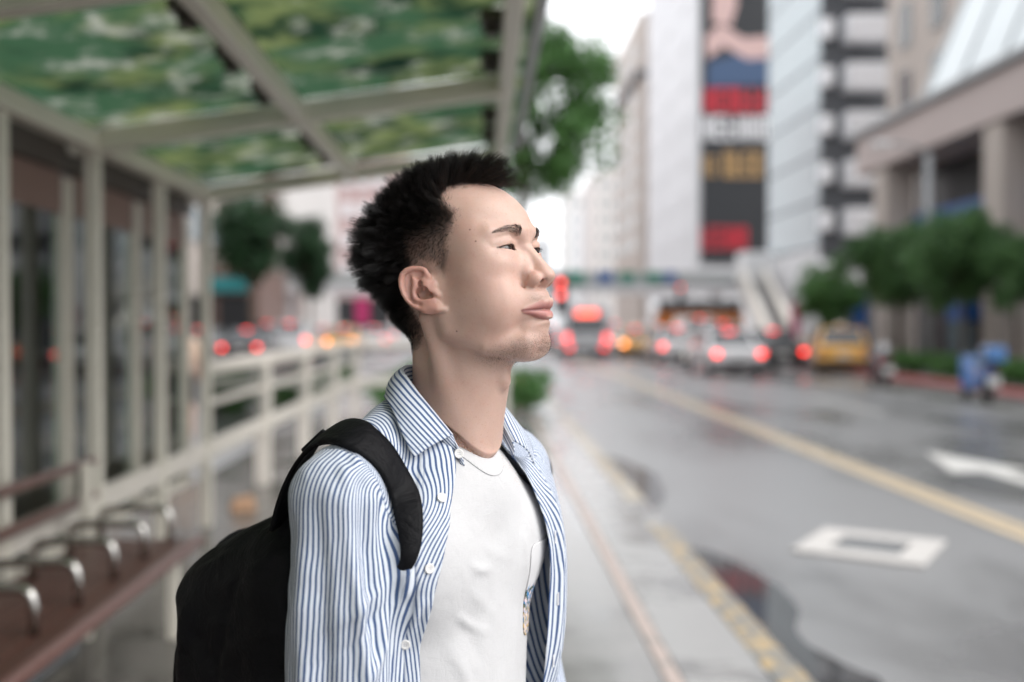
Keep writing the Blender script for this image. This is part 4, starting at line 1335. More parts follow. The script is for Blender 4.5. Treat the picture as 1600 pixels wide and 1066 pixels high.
def scooter(label, x, y, paint_, rz=0.0, box=None):
    o = thing('scooter', label, 'scooter', (x, y, 0.0), 'scooters standing in the avenue')
    o.rotation_euler = (0, 0, rz)
    for yw, nm in ((0.0, 'rear_wheel'), (1.25, 'front_wheel')):
        w_ = MB().lathe([(0.12, -0.05), (0.21, -0.05), (0.225, 0.0), (0.21, 0.05), (0.12, 0.05)], (0, yw, 0.225), 18, 0).build(nm, M_TYRE, o, True)
        MB().lathe([(0.01, -0.03), (0.13, -0.025), (0.13, 0.025), (0.01, 0.03)], (0, yw, 0.225), 14, 0).build('rim', M_RIM, w_)
    loft([(-0.32, [(-0.07, 0.62), (0.07, 0.62), (0.06, 0.78), (-0.06, 0.78)]), (-0.1, [(-0.15, 0.42), (0.15, 0.42), (0.13, 0.80), (-0.13, 0.80)]), (0.35, [(-0.16, 0.30), (0.16, 0.30), (0.13, 0.74), (-0.13, 0.74)]), (0.5, [(-0.15, 0.26), (0.15, 0.26), (0.13, 0.36), (-0.13, 0.36)]), (0.95, [(-0.15, 0.26), (0.15, 0.26), (0.13, 0.34), (-0.13, 0.34)])]).build('rear_body', paint_, o, False, 0.03)
    MB().prism([(0.92, 0.28), (1.05, 0.30), (1.16, 0.92), (1.04, 0.98)], 0, -0.19, 0.19).build('leg_shield', paint_, o, False, 0.03)
    MB().tube([(0, 1.25, 0.22), (0, 1.10, 0.95)], 0.03, 8).build('fork', M_DKMET, o)
    MB().tube([(-0.33, 1.02, 1.02), (0, 1.08, 1.0), (0.33, 1.02, 1.02)], 0.018, 8).build('handlebar', M_DKMET, o)
    for s in (-1, 1): MB().box((s * 0.36 - 0.05, 1.04, 1.12), (s * 0.36 + 0.05, 1.06, 1.20)).build('mirror', M_DKMET, o, False, 0.01)
    MB().prism([(-0.3, 0.80), (0.42, 0.76), (0.40, 0.84), (-0.3, 0.88)], 0, -0.13, 0.13).build('seat', M_BUMP, o, False, 0.03)
    MB().box((-0.06, -0.36, 0.66), (0.06, -0.31, 0.73)).build('tail_light', M_TAILU, o, False, 0.01)
    MB().box((-0.13, -0.36, 0.40), (0.13, -0.34, 0.58)).build('number_plate', M_PLATE, o)
    if box: MB().box((-0.2, -0.52, 0.89), (0.2, -0.14, 1.2)).build('carrier_box', box, o, False, 0.05)
    MB().prism([(-0.30, 0.30), (-0.25, 0.28), (-0.18, 0.55), (-0.24, 0.56)], 0, -0.10, 0.10).build('mudguard', M_BUMP, o)


p = at(1383, 590, 25.0)
scooter('dark scooter with a white helmet on its seat, left of the two', p.x, 25.0, P_DARK, R(-8), None)
hl = figure('helmet', 'white helmet resting on the seat of the dark scooter', (p.x - 0.01, 25.08, 0.86), 0, [
    ('shell', [([(0, 0, 0.13), (0, -0.01, 0.16)], (0.13, 0.125))], 8.0, 'white', 10), ('visor', [([(-0.07, 0.09, 0.12), (0.07, 0.09, 0.12)], (0.045, 0.045))], 8.0, 'dark', 6)], FM, 'helmet')
p = at(1543, 610, 20.0)
scooter('bright blue scooter with a blue carrier box, nearest on the right', p.x, 20.0, carpaint('blue_scooter_paint', (0.02, 0.12, 0.36, 1)), R(-8), carpaint('blue_box_paint', (0.03, 0.16, 0.42, 1)))

# ------------------------------------------------------------------ the man: head and neck (millimetres, y forward, z up, +x his right)
HQ = (R(-121.5), R(13), 0.0)
HT = np.array([-0.0195, 1.2, 1.697])
HM = rotm(*HQ)
h2w = lambda P: (np.asarray(P, float) / 1000.0) @ HM.T + HT
d2w = lambda D: np.asarray(D, float) @ HM.T

person = empty('person', (-0.055, 1.215, 0.15))
tag(person, 'young man with spiky black hair in an open striped shirt and white T-shirt', 'person')
P_INV = np.array([-0.055, 1.215, 0.15])

H = 1.0
fd = Field((0, -118, -250), (96, 124, 142), H)
A_, B_, N_ = np.array((0.387, -0.922, 0.0)), np.array((0, 0, 1.0)), np.array((0.922, 0.387, 0.0))
EM = np.stack([A_, B_, N_])
u = lambda p, k=8.0: fd.op(p, 'u', k)
sub = lambda p, k=3.0: fd.op(p, 's', k)
# skull and face masses
u(ell((0, -14, 55), (76, 96, 77)), 10)
u(ell((0, 33, 55), (60, 58, 48)), 16)
u(ell((0, 34, 2), (62, 55, 60)), 16)
u(ell((45, 42, -4), (21, 30, 17)), 16)                       # cheekbones
u(ell((0, 58, -46), (37, 39, 30)), 14)                       # muzzle
u(ell((0, 64, -87), (24, 23, 20)), 14)                       # chin
u(ell((0, 72, -35), (27, 26, 17)), 10)
u(cap([(60, -2, -2), (56, 0, -56), (42, 34, -80), (16, 68, -88)], [13, 12, 13, 15]), 14)
u(ell((42, 36, -36), (19, 36, 38)), 16)
u(ell((37, 44, -34), (24, 34, 34)), 20)
u(ell((50, 44, 24), (17, 27, 30)), 18)
u(ell((50, 20, -26), (14, 34, 38)), 20)
u(ell((0, 30, -84), (38, 40, 18)), 14)
u(ell((0, -40, 0), (60, 60, 66)), 14)
# neck
u(cap([(0, -8, -70), (0, -72, -210)], [50, 55]), 14)
u(cap([(0, -42, -30), (0, -76, -200)], [38, 43]), 12)
u(cap([(60, -26, -36), (44, -28, -110), (16, -24, -205)], [9, 8.5, 8]), 16)
u(ell((0, 22, -121), (9, 10, 12)), 9)
u(cap([(20, -70, -232), (110, -110, -262)], [52, 40]), 24)
u(ell((0, -70, -262), (110, 72, 72)), 20)
u(cap([(10, -20, -212), (60, -40, -206), (95, -60, -205)], [7, 6, 6]), 10)   # collar bone
u(ell((33, 64, 6), (22, 20, 13)), 14)
# brow, sockets, lids
u(cap([(6, 87, 37), (26, 86.5, 40), (46, 70, 40)], [8, 8, 7.5]), 12)
sub(ell((31, 95, 23.5), (17, 13, 11)), 10)
EC = np.array((33.0, 72.6, 20.4)); ER = 12.4
u(ell(EC, (14.4, 14.1, 14.0)), 5)
u(cap([(20, 82, 27.0), (33, 84.5, 29.0), (48, 72, 27.5)], [3.6, 4.2, 4]), 5)
u(cap([(21, 82, 13.5), (33, 82.0, 12.0), (46, 74, 14.5)], [1.6, 1.6, 1.6]), 9)
# nose
u(cap([(0, 84, 30), (0, 89, 18), (0, 95, 4), (0, 100, -8)], [8.5, 7.5, 8.0, 9.0]), 8)
u(cap([(9, 84, 6), (12, 88, -8)], [7, 8]), 8)
u(ell((0, 102.5, -15.5), (12, 12.5, 10.5)), 6)
u(ell((14.2, 95.0, -18.5), (8.2, 11.0, 9.0)), 4.5)
u(cap([(0, 98, -25), (0, 105, -23.5)], [5.2, 4.2]), 4)
sub(cap([(19, 101, -9.5), (22.5, 94, -12), (23, 87, -19), (21, 84.5, -26)], [1.7, 2.3, 2.7, 2.0]), 3.0)
sub(cap([(8.6, 107.0, -22.6), (11.4, 102.5, -23.2), (13.6, 98.5, -25.5)], [2.2, 3.1, 2.0]), 1.2)
sub(cap([(10.6, 103.0, -23.5), (7.5, 97, -14), (6, 88, -8)], [3.0, 3.4, 3.0]), 1.2)
# lips
LU = [(28, 83.0, -51.8), (21, 88.2, -50.6), (14, 93.6, -49.3), (8, 97.8, -48.0), (3.2, 99.9, -47.3), (0, 99.5, -48.0)]
LL = [(27, 83.2, -53.4), (20, 88.0, -55.3), (13, 92.2, -57.8), (6, 96.0, -59.5), (0, 96.8, -60.0)]
sub(cap([(0, 106.5, -39), (0, 105.5, -34)], [2.6, 2.0]), 4)
u(cap(LU, [1.8, 3.0, 4.0, 5.0, 5.4, 5.2]), 3.0)
u(cap(LL, [1.8, 3.0, 4.5, 5.3, 5.4]), 2.4)
sub(cap([(31, 84.0, -52.4), (24, 89.5, -52.8), (18, 94.5, -53.3), (11, 99.5, -53.9), (5, 103.0, -54.4), (0, 104.2, -54.8)], [0.9, 0.9, 0.8, 0.6, 0.5, 0.5]), 1.8)
u(ell((0, 76, -72), (20, 17, 10)), 8)
sub(ell((0, 101, -71.5), (20, 7, 4.0)), 6)
# eye opening
def slit(x, y, z):
    t = (x - 18.4) / 29.6
    zc = 19.2 + 2.2 * t
    tc = np.clip(t, 0, 1)
    up = zc + 11.5 * tc ** 0.60 * (1 - tc) ** 1.15
    lo = zc - 6.6 * tc ** 0.8 * (1 - tc) ** 1.0
    d = np.maximum(z - up, lo - z)
    d = np.maximum(d, np.abs(x - 33.2) - 14.7)
    return np.maximum(d, 66 - y).astype(np.float32)
fd.op((slit, (17, 64, 14), (49, 96, 34)), 's', 0.8)
# ear
u0, sub0 = u, sub
shift = lambda p: ((lambda x, y, z, f_=p[0]: f_(x, y - 3.0, z)), np.array(p[1]) + np.array((0, 3.0, 0)), np.array(p[2]) + np.array((0, 3.0, 0)))
u = lambda p, k=8.0: u0(shift(p), k)
sub = lambda p, k=3.0: sub0(shift(p), k)
u(ell((74, -13, -5), (11, 12, 17)), 5)
u(ell((80.2, -19.5, -2.5), (17.5, 22.5, 2.6), EM), 2)
sub(ell((85.6, -26.3, -3), (4.2, 18, 2.9), EM), 2.5)
u(cap([(76.5, -5, 6), (77.0, -7.0, 10.5), (77.6, -8.7, 15.8), (79.6, -13.3, 18.7), (82.5, -20.2, 20.3), (85.5, -27.3, 19.8), (87.7, -32.6, 16.3), (89.0, -35.7, 10.2), (89.4, -36.7, 2.7), (89.1, -35.9, -5.2),
       (88.0, -33.4, -12.8), (86.0, -29.5, -19.6), (83.6, -23.9, -24.9), (80.6, -17.0, -28.8)], [3.6, 3.4, 3.2, 2.9, 3.0, 3.1, 3.2, 3.0, 2.7, 2.5, 2.4, 2.5, 2.9, 3.4]), 2.2)
u(cap([(83.0, -20.5, 8.1), (83.6, -21.8, 0.6), (84.6, -24.4, -6.4), (84.6, -24.6, -13.0), (83.2, -21.4, -17.0), (80.4, -15.2, -19.0), (77.9, -9.3, -19.2), (75.6, -4.7, -20.5)], [3.0, 3.2, 3.0, 2.9, 3.0, 3.0, 3.2, 3.0]), 2.6)
u(cap([(80.0, -14.5, 3.4), (81.3, -17.5, 3.6), (83.1, -21.0, 1.6)], [2.0, 2.4, 2.6]), 2.5)
u(ell((77.4, -8.5, -27.5), (11.0, 8.6, 4.2), EM), 4)
u(cap([(78, -16, -24), (76, -2, -31), (72, 4, -33)], [3.8, 4.2, 3.0]), 4)
sub(ell((79.5, -14.5, -9.5), (8.0, 7.8, 10.5), EM), 1.8)
sub(ell((78.5, -8.0, -14.2), (5.5, 3.8, 10.5), EM), 1.5)
sub(ell((81.5, -14.8, 0.2), (3.2, 4.4, 5.2), EM), 1.5)
sub(ell((82.5, -15.9, 11.0), (5.5, 4.6, 2.6), EM), 2)
u(cap([(77.0, -8.0, 10.0), (78.1, -9.8, 5.0), (78.5, -11.2, -1.4), (78.6, -14.2, -6.2)], [2.6, 2.3, 2.2, 1.6]), 2)
u(cap([(74.5, -2.2, -3.0), (75.6, -3.6, -9.0), (74.2, 0.4, -15.5)], [3.4, 3.6, 3.2]), 3.5)
# mirror, mesh
FF = np.concatenate([fd.F[:0:-1], fd.F], 0)
hv, hq = nets(FF, np.array([-fd.ax[0][-1], fd.lo[1], fd.lo[2]]), H)
# exact forehead-to-throat line
PROF = np.array([(110, 54), (97, 71), (85, 80.5), (73, 87.5), (57, 94.5), (42, 96.5), (33, 95), (25, 94), (18, 97.5), (11, 101.8), (0, 108.3), (-8, 113), (-13, 116), (-17, 117), (-21, 115.3), (-24.5, 111), (-30, 101.5), (-37, 102.8),
                 (-42, 104.8), (-46, 106), (-50, 104.5), (-55, 100), (-59, 102), (-63, 102.3), (-67, 99.5), (-73, 92.5), (-80, 90), (-88, 87.5), (-95, 83.5), (-100, 77)])
midx = FF.shape[0] // 2
col = FF[midx]
zz = fd.ax[2]; yy = fd.ax[1]
cur = np.full(len(zz), np.nan)
for kz in range(len(zz)):
    w_ = np.where(col[:, kz] < 0)[0]
    if len(w_): cur[kz] = yy[w_[-1]] + H * (col[w_[-1], kz] / (col[w_[-1], kz] - col[w_[-1] + 1, kz]))
tgt = np.interp(zz, PROF[::-1, 0], PROF[::-1, 1], left=np.nan, right=np.nan)
dy = np.clip(np.nan_to_num(tgt - cur), -6, 5)
dy[(zz > -57.5) & (zz < -51.5)] = 0
lo_ = np.argmin(np.abs(zz + 100)); hi_ = np.argmin(np.abs(zz - 110))
dy[:lo_] = dy[lo_] * np.clip(1 - (zz[lo_] - zz[:lo_]) / 14, 0, 1)
dy[hi_ + 1:] = dy[hi_] * np.clip(1 - (zz[hi_ + 1:] - zz[hi_]) / 14, 0, 1)
for _ in range(2): dy = np.convolve(np.pad(dy, 1, mode='edge'), [0.25, 0.5, 0.25], 'valid')
HEAD_DY = (zz.copy(), dy.copy(), cur.copy())
wgt = np.exp(-(hv[:, 0] / np.interp(hv[:, 2], [-60, 30, 60, 90], [15, 15, 26, 40])) ** 2) * sstep(45, 80, hv[:, 1])
hv[:, 1] += np.interp(hv[:, 2], zz, dy) * wgt
hn = vnormals(hv, hq)
# slight natural unevenness
hv += hn * (vnoise(hv, 1 / 22.0, 3) * 0.35)[:, None]

ax_ = np.abs(hv[:, 0])
sym = np.stack([ax_, hv[:, 1], hv[:, 2]], 1)
dU, tU = chain_dist(sym, LU); dL, tL = chain_dist(sym, LL)
lipU = sstep(1.2, -0.6, dU - np.interp(tU, [0, .2, .4, .6, .8, 1], [2.2, 3.5, 4.6, 5.5, 5.9, 5.6]))
lipL = sstep(1.2, -0.6, dL - np.interp(tL, [0, .25, .5, .75, 1], [2.2, 3.6, 5.0, 5.8, 5.9]))
lip = np.maximum(lipU, lipL) * sstep(76, 84, hv[:, 1])
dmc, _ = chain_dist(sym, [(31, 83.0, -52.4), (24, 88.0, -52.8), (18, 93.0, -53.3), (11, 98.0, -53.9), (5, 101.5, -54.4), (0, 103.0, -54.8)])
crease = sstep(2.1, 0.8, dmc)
dst = np.exp(-((hv[:, 2] + 92) / 12) ** 2) * sstep(8, 30, hv[:, 1]) * sstep(62, 30, ax_)
dst = np.maximum(dst, 0.55 * np.exp(-((hv[:, 2] + 39) / 5) ** 2) * sstep(86, 96, hv[:, 1]) * sstep(30, 22, ax_) * (1 - lip))
earm = sstep(72, 78, ax_) * sstep(8, 0, hv[:, 1])
nose_m = np.exp(-(np.linalg.norm(sym - np.array((10, 100, -18)), axis=1) / 16) ** 2)
cheek = np.exp(-(np.linalg.norm((sym - np.array((46, 60, -12))) / np.array((1, 1, 0.8)), axis=1) / 26) ** 2)
lidm = np.exp(-(np.linalg.norm((sym - np.array((32, 80, 21))) / np.array((1.3, 1.3, 0.8)), axis=1) / 9) ** 2)
red = np.clip(0.75 * earm + 0.5 * nose_m + 0.35 * cheek + 0.35 * lidm, 0, 1)
# margin of the lids: dark lash line
tt_ = (sym[:, 0] - 18.4) / 29.6
tc_ = np.clip(tt_, 0, 1)
upz = 19.2 + 2.2 * tt_ + 11.5 * tc_ ** 0.60 * (1 - tc_) ** 1.15
lash = sstep(1.5, 0.3, np.abs(sym[:, 2] - upz - 0.3)) * (sym[:, 1] > 70) * (np.abs(sym[:, 0] - 33.2) < 16)
# where hair grows
HPOLY = np.array([(95, 160), (66, 116), (59, 108), (50, 106), (38, 106.5), (28, 106), (25.5, 97), (31, 85), (43, 73), (41, 62), (32, 47), (28, 35), (26, 24), (19, 10), (13, 3), (8, 9), (3, 20), (-5, 25), (-22, 27), (-36, 20), (-44, 6),
                  (-46, -12), (-41, -28), (-42, -42), (-47, -54), (-54, -64), (-75, -68), (-140, -68), (-140, 160)], float)


def poly_sd(y, z, poly):
    """signed distance to a polygon, positive inside"""
    best = np.full(len(y), 1e9)
    ins = np.zeros(len(y), bool)
    n = len(poly)
    for i in range(n):
        a, b = poly[i], poly[(i + 1) % n]
        e = b - a
        t = np.clip(((y - a[0]) * e[0] + (z - a[1]) * e[1]) / (e @ e), 0, 1)
        best = np.minimum(best, np.hypot(y - a[0] - t * e[0], z - a[1] - t * e[1]))
        cr = (a[1] > z) != (b[1] > z)
        if abs(e[1]) > 1e-9:
            ins ^= cr & (y < a[0] + e[0] * (z - a[1]) / e[1])
    return np.where(ins, best, -best)


hsd = poly_sd(hv[:, 1], hv[:, 2], HPOLY) + 1.6 * vnoise(hv, 1 / 5.0, 8)
grow = sstep(-2.0, 7.0, hsd) * (1 - earm * (hv[:, 2] < 24))


def hair_len(P):
    x, y, z = np.abs(P[:, 0]), P[:, 1], P[:, 2]
    side = np.interp(z, [0, 20, 40, 55, 68, 82, 100], [1.6, 2.6, 4.0, 6.5, 12, 22, 30])
    wf = sstep(8, 34, y)
    side = side * (1 - wf) + wf * np.minimum(side, np.interp(z, [40, 70, 92, 104], [3.5, 8, 15, 28]))
    back = np.interp(z, [-68, -50, -30, 0, 25, 60, 100, 130], [2, 3.5, 7, 16, 28, 34, 30, 26])
    top = np.interp(y, [-60, 0, 20, 40, 52, 60], [26, 26, 30, 39, 38, 28])
    wb = sstep(-18, -60, y)
    wt = sstep(84, 106, z)
    L = side * (1 - wb) + back * wb
    return L * (1 - wt) + top * wt


hl_all = hair_len(hv)
scalp = sstep(-0.5, 9, hsd) * (1 - earm * (hv[:, 2] < 24)) * np.interp(hl_all, [1.5, 4, 8, 14], [0.30, 0.55, 0.90, 1.0])

sk = NT('skin')
a_lip, a_st, a_red, a_sc, a_cr, a_la = (sk.attr(n) for n in ('lip', 'stubble', 'red', 'scalp', 'crease', 'lash'))
co = sk.coord()
n1 = sk.noise(38, 5, 0.6, co)
n2 = sk.noise(420, 3, 0.6, co)
c = sk.mix(n1, (0.530, 0.345, 0.278, 1), (0.615, 0.425, 0.352, 1))
c = sk.mix(sk.math('MULTIPLY', a_red, 0.85), c, (0.52, 0.235, 0.185, 1))
c = sk.mix(sk.ramp(n2, 0.55, 0.80), c, sk.mix(0.45, c, (0.42, 0.20, 0.15, 1)))
c = sk.mix(sk.math('MULTIPLY', sk.ramp(sk.noise(16, 3, 0.6, co), 0.45, 0.70), 0.30), c, (0.50, 0.26, 0.20, 1))
stub_dots = sk.ramp(sk.noise(900, 1, 0.4, co), 0.50, 0.66)
c = sk.mix(sk.math('MULTIPLY', a_st, sk.math('ADD', 0.22, sk.math('MULTIPLY', stub_dots, 0.40))), c, (0.14, 0.10, 0.085, 1))
c = sk.mix(sk.math('MULTIPLY', a_lip, 0.9), c, sk.mix(n1, (0.38, 0.145, 0.135, 1), (0.48, 0.21, 0.19, 1)))
c = sk.mix(sk.math('MULTIPLY', a_cr, 0.75), c, (0.16, 0.04, 0.035, 1))  # shade of the closed mouth line put into the skin colour
c = sk.mix(sk.math('MULTIPLY', a_la, 0.85), c, (0.03, 0.02, 0.018, 1))
c = sk.mix(sk.math('MULTIPLY', a_sc, 0.97), c, (0.016, 0.012, 0.010, 1))
mole_f = None
for mp in ((63.6, 55.4, 47.5), (64.4, 60.3, 32.2), (68.5, 15.1, -60.4)):
    w3 = h2w([hv[np.argmin(((hv - np.array(mp)) ** 2).sum(1))]])[0] - P_INV
    vd = sk.n('VectorMath', operation='DISTANCE')
    sk.l(co, vd.inputs[0]); vd.inputs[1].default_value = tuple(w3)
    q_ = sk.ramp(vd.outputs['Value'], 0.0013, 0.0005)
    mole_f = q_ if mole_f is None else sk.math('MAXIMUM', mole_f, q_)
c = sk.mix(sk.math('MULTIPLY', mole_f, 0.8), c, (0.09, 0.04, 0.03, 1))
bmp = sk.bump(sk.noise(1300, 3, 0.6, co), 0.35, 0.0006, sk.bump(sk.noise(260, 4, 0.6, co), 0.2, 0.001))
sk.set(color=c, sss=0.35, ssr=(1.0, 0.34, 0.17), sss_scale=0.0045, normal=bmp,
       rough=sk.math('ADD', 0.34, sk.math('MULTIPLY', n2, 0.2)), spec=0.5)
body = mesh_np('body', h2w(hv) - P_INV, hq, sk.m, person)
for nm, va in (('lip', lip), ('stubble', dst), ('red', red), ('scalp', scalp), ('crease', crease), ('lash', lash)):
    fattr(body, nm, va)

# eyes
ey = NT('eyeball')
exyz = ey.n('SeparateXYZ'); ey.l(ey.coord(), exyz.inputs[0])
rad = ey.math('SQRT', ey.math('ADD', ey.math('MULTIPLY', exyz.outputs[0], exyz.outputs[0]), ey.math('MULTIPLY', exyz.outputs[2], exyz.outputs[2])))
front = ey.math('GREATER_THAN', exyz.outputs[1], 0.0)
ec = ey.mix(ey.math('MULTIPLY', ey.ramp(rad, 0.0072, 0.0062), front), (0.30, 0.245, 0.22, 1), (0.022, 0.010, 0.006, 1))
ec = ey.mix(ey.math('MULTIPLY', ey.ramp(rad, 0.0026, 0.0020), front), ec, (0.002, 0.002, 0.002, 1))
ey.set(color=ec, rough=0.06, coat=0.6, coat_rough=0.02, sss=0.0)
for sgn in (1, -1):
    b_ = bmesh.new()
    bmesh.ops.create_uvsphere(b_, u_segments=32, v_segments=24, radius=ER / 1000)
    me = bpy.data.meshes.new('eye')
    b_.to_mesh(me); b_.free()
    eo = link('eye', me, ey.m, person, True)
    eo.location = h2w([(EC[0] * sgn, EC[1], EC[2])])[0] - P_INV
    eo.rotation_euler = (Matrix([list(r_) for r_ in HM]) @ Matrix.Rotation(R(-6), 3, 'Z') @ Matrix.Rotation(R(-3), 3, 'X')).to_euler()

# ------------------------------------------------------------------ hair, brows, lashes, stubble
hm = NT('black_hair')
hm.set(color=(0.009, 0.0075, 0.007, 1), rough=0.30, spec=0.55)
hp = NT('brow_hair')
hp.set(color=(0.018, 0.013, 0.011, 1), rough=0.5, spec=0.3)


def area_sample(V, Q, dens):
    """random points on a quad mesh with density weight per vertex"""
    a = V[Q[:, 2]] - V[Q[:, 0]]; b = V[Q[:, 3]] - V[Q[:, 1]]
    ar = 0.5 * np.linalg.norm(np.cross(a, b), axis=1) * dens[Q].mean(1)
    return ar


def sample_surface(n, dens, seed):
    r_ = np.random.default_rng(seed)
    ar = area_sample(hv, hq, dens)
    f = r_.choice(len(hq), n, p=ar / ar.sum())
    uu, vv = r_.random(n)[:, None], r_.random(n)[:, None]
    q = hq[f]
    P = (hv[q[:, 0]] * (1 - uu) + hv[q[:, 1]] * uu) * (1 - vv) + (hv[q[:, 3]] * (1 - uu) + hv[q[:, 2]] * uu) * vv
    Nn = hn[q].mean(1)
    return P, Nn / np.linalg.norm(Nn, axis=1, keepdims=True), dens[q].mean(1)


NS = 72000
P, Nn, dn = sample_surface(NS, grow * np.interp(hl_all, [1.5, 5, 20], [0.75, 0.95, 1.0]), 11)
r_ = np.random.default_rng(5)
L = hair_len(P)
# tufts: strands lean towards shared tips
NC = 2600
cid = r_.choice(NS, NC, replace=False)
CP = P[cid]
near = np.empty(NS, int)
for s0 in range(0, NS, 4000):
    dd = ((P[s0:s0 + 4000, None, :] - CP[None]) ** 2).sum(2)
    near[s0:s0 + 4000] = dd.argmin(1)
cl_len = 1 + 0.13 * r_.standard_normal(NC)
L = L * np.clip(cl_len[near] + 0.09 * r_.standard_normal(NS), 0.55, 1.35)
cl_dir = r_.standard_normal((NC, 3)) * 0.17
topw = sstep(85, 112, P[:, 2])[:, None]
frontw = (sstep(15, 52, P[:, 1]) * sstep(88, 104, P[:, 2]))[:, None]
sidew = (sstep(70, 30, P[:, 2]) * sstep(-40, -10, P[:, 1]))[:, None]
backw = sstep(-30, -70, P[:, 1])[:, None]
D = Nn * 1.0 + cl_dir[near] + r_.standard_normal((NS, 3)) * 0.10
D += topw * np.array((0, 0.25, 0.30)) + frontw * np.array((0, 1.35, 0.10))
f2w = (sstep(44, 57, P[:, 1]) * sstep(96, 104, P[:, 2]))[:, None]
D += f2w * np.array((0, 0.9, -2.2))
D += sidew * np.array((0, -0.25, -0.9)) + backw * np.array((0, -0.05, 0.10))
low = sstep(10, -40, P[:, 2])[:, None] * backw
D += low * np.array((0, 0.0, -0.9))
D /= np.linalg.norm(D, axis=1, keepdims=True)
tip = P[cid] + (Nn[cid]) * 0
clump_tip = CP + D[cid] * (L[cid] * 1.02)[:, None]
K = 5
ts = np.linspace(0, 1, K)
S = P[:, None, :] + D[:, None, :] * (L[:, None] * ts[None])[..., None]
pull = (np.array([0, 0.04, 0.14, 0.28, 0.44])[None, :, None]) * sstep(8, 20, L)[:, None, None]
own = clump_tip[near][:, None, :] - S[:, -1:, :]
S = S + own * pull
bend = np.array([0, 0.02, 0.06, 0.13, 0.22])[None, :, None] * L[:, None, None]
S += bend * (topw * np.array((0, 0.15, -0.10)) + frontw * np.array((0, 0.1, -0.45)) + backw * np.array((0, 0, -0.35)))[:, None, :]
S += np.cumsum(r_.standard_normal(S.shape) * 0.012, 1) * L[:, None, None] * (ts[None, :, None] > 0)
rad_ = 0.10 * (1 - 0.72 * ts[None] ** 1.6) * (0.8 + 0.4 * r_.random((NS, 1)))
rad_ *= np.interp(L, [2, 10, 30], [0.55, 0.9, 1.1])[:, None]
# fine short hairs that soften the hairline
FN = 2600
P3, N3, _ = sample_surface(FN, sstep(-7, -1, hsd) * sstep(5, 0, hsd) * (1 - earm) * (hv[:, 2] > -64), 15)
L3 = np.clip(hair_len(P3) * 0.55, 1.5, 9) * (0.5 + 0.6 * r_.random(FN))
D3 = N3 * 0.55 + np.where((P3[:, 1] > 20)[:, None] & (P3[:, 2] > 88)[:, None], np.array((0, 0.55, 0.45)), np.array((0, -0.35, -0.65))) + r_.standard_normal((FN, 3)) * 0.22
D3 /= np.linalg.norm(D3, axis=1, keepdims=True)
S3 = P3[:, None] + D3[:, None] * (L3[:, None] * ts[None])[..., None]
S = np.concatenate([S, S3]); rad_ = np.concatenate([rad_, np.tile(0.05 * (1 - 0.7 * ts[None]), (FN, 1))])
hair = curves_obj('hair', h2w(S.reshape(-1, 3)).reshape(S.shape) - P_INV, rad_ / 1000, hm.m, person)

# brows
def brow(sgn, n, seed):
    q_ = np.random.default_rng(seed)
    t = q_.random(n) ** 1.35
    w = np.interp(t, [0, .15, .5, .8, 1], [3.8, 5.6, 4.6, 3.0, 1.4])
    off = (q_.random(n) * 2 - 1)
    x = np.interp(t, [0, .35, .65, 1], [17, 26, 36, 51])
    z = np.interp(t, [0, .35, .65, 1], [37.5, 40.8, 42.6, 40.0]) + off * w
    # drop on to the surface from the front
    m = (hv[:, 1] > 40) & (hv[:, 0] * sgn > 4) & (hv[:, 2] > 28) & (hv[:, 2] < 60)
    SV, SN = hv[m], hn[m]
    d2 = (SV[None, :, 0] * sgn - x[:, None]) ** 2 + (SV[None, :, 2] - z[:, None]) ** 2
    j = d2.argmin(1)
    p = SV[j].copy(); p[:, 0] = x * sgn; p[:, 2] = z
    nn = SN[j]
    dirx = np.interp(t, [0, .3, 1], [0.25, 0.8, 1.0])
    d = np.stack([dirx * sgn, -0.25 - 0.3 * t, np.interp(t, [0, .3, .7, 1], [0.95, 0.5, -0.1, -0.5]) - 0.35 * off], 1) + q_.standard_normal((n, 3)) * 0.12
    d = d - nn * (d * nn).sum(1, keepdims=True) * 0.85 + nn * 0.22
    d /= np.linalg.norm(d, axis=1, keepdims=True)
    ln = np.interp(t, [0, .5, 1], [5.5, 6, 4]) * (0.7 + 0.5 * q_.random(n))
    tt = np.linspace(0, 1, 4)
    s = p[:, None] + d[:, None] * (ln[:, None] * tt)[..., None] - nn[:, None] * (0.10 * ln[:, None] * tt ** 2)[..., None]
    return s
BW = np.concatenate([brow(1, 760, 1), brow(-1, 760, 2)])
curves_obj('eyebrows', h2w(BW.reshape(-1, 3)).reshape(BW.shape) - P_INV, np.tile(np.array([0.044, 0.040, 0.03, 0.010]), (len(BW), 1)) / 1000, hp.m, person)

# lashes along the upper lid
LS = []
q_ = np.random.default_rng(9)
for sgn in (1, -1):
    for i in range(60):
        t = 0.08 + 0.9 * i / 59
        zc = 19.2 + 2.2 * t
        x = 18.4 + 29.6 * t
        z = zc + 11.5 * t ** 0.60 * (1 - t) ** 1.15
        dxz = np.array((x, z)) - EC[[0, 2]]
        y = EC[1] + math.sqrt(max(4, 14.2 ** 2 - dxz @ dxz))
        d = np.array((sgn * (t - 0.35) * 0.5, 0.85, -0.30)) + q_.standard_normal(3) * 0.08
        d /= np.linalg.norm(d)
        ln = 3.0 + 1.5 * t
        p0 = np.array((x * sgn, y - 0.3, z))
        LS.append([p0 + d * ln * s_ + np.array((0, 0, 1)) * ln * 0.35 * s_ ** 2 for s_ in (0, .33, .66, 1)])
LS = np.array(LS)
curves_obj('eyelashes', h2w(LS.reshape(-1, 3)).reshape(LS.shape) - P_INV, np.tile(np.array([0.07, 0.06, 0.045, 0.015]), (len(LS), 1)) / 1000, hp.m, person)

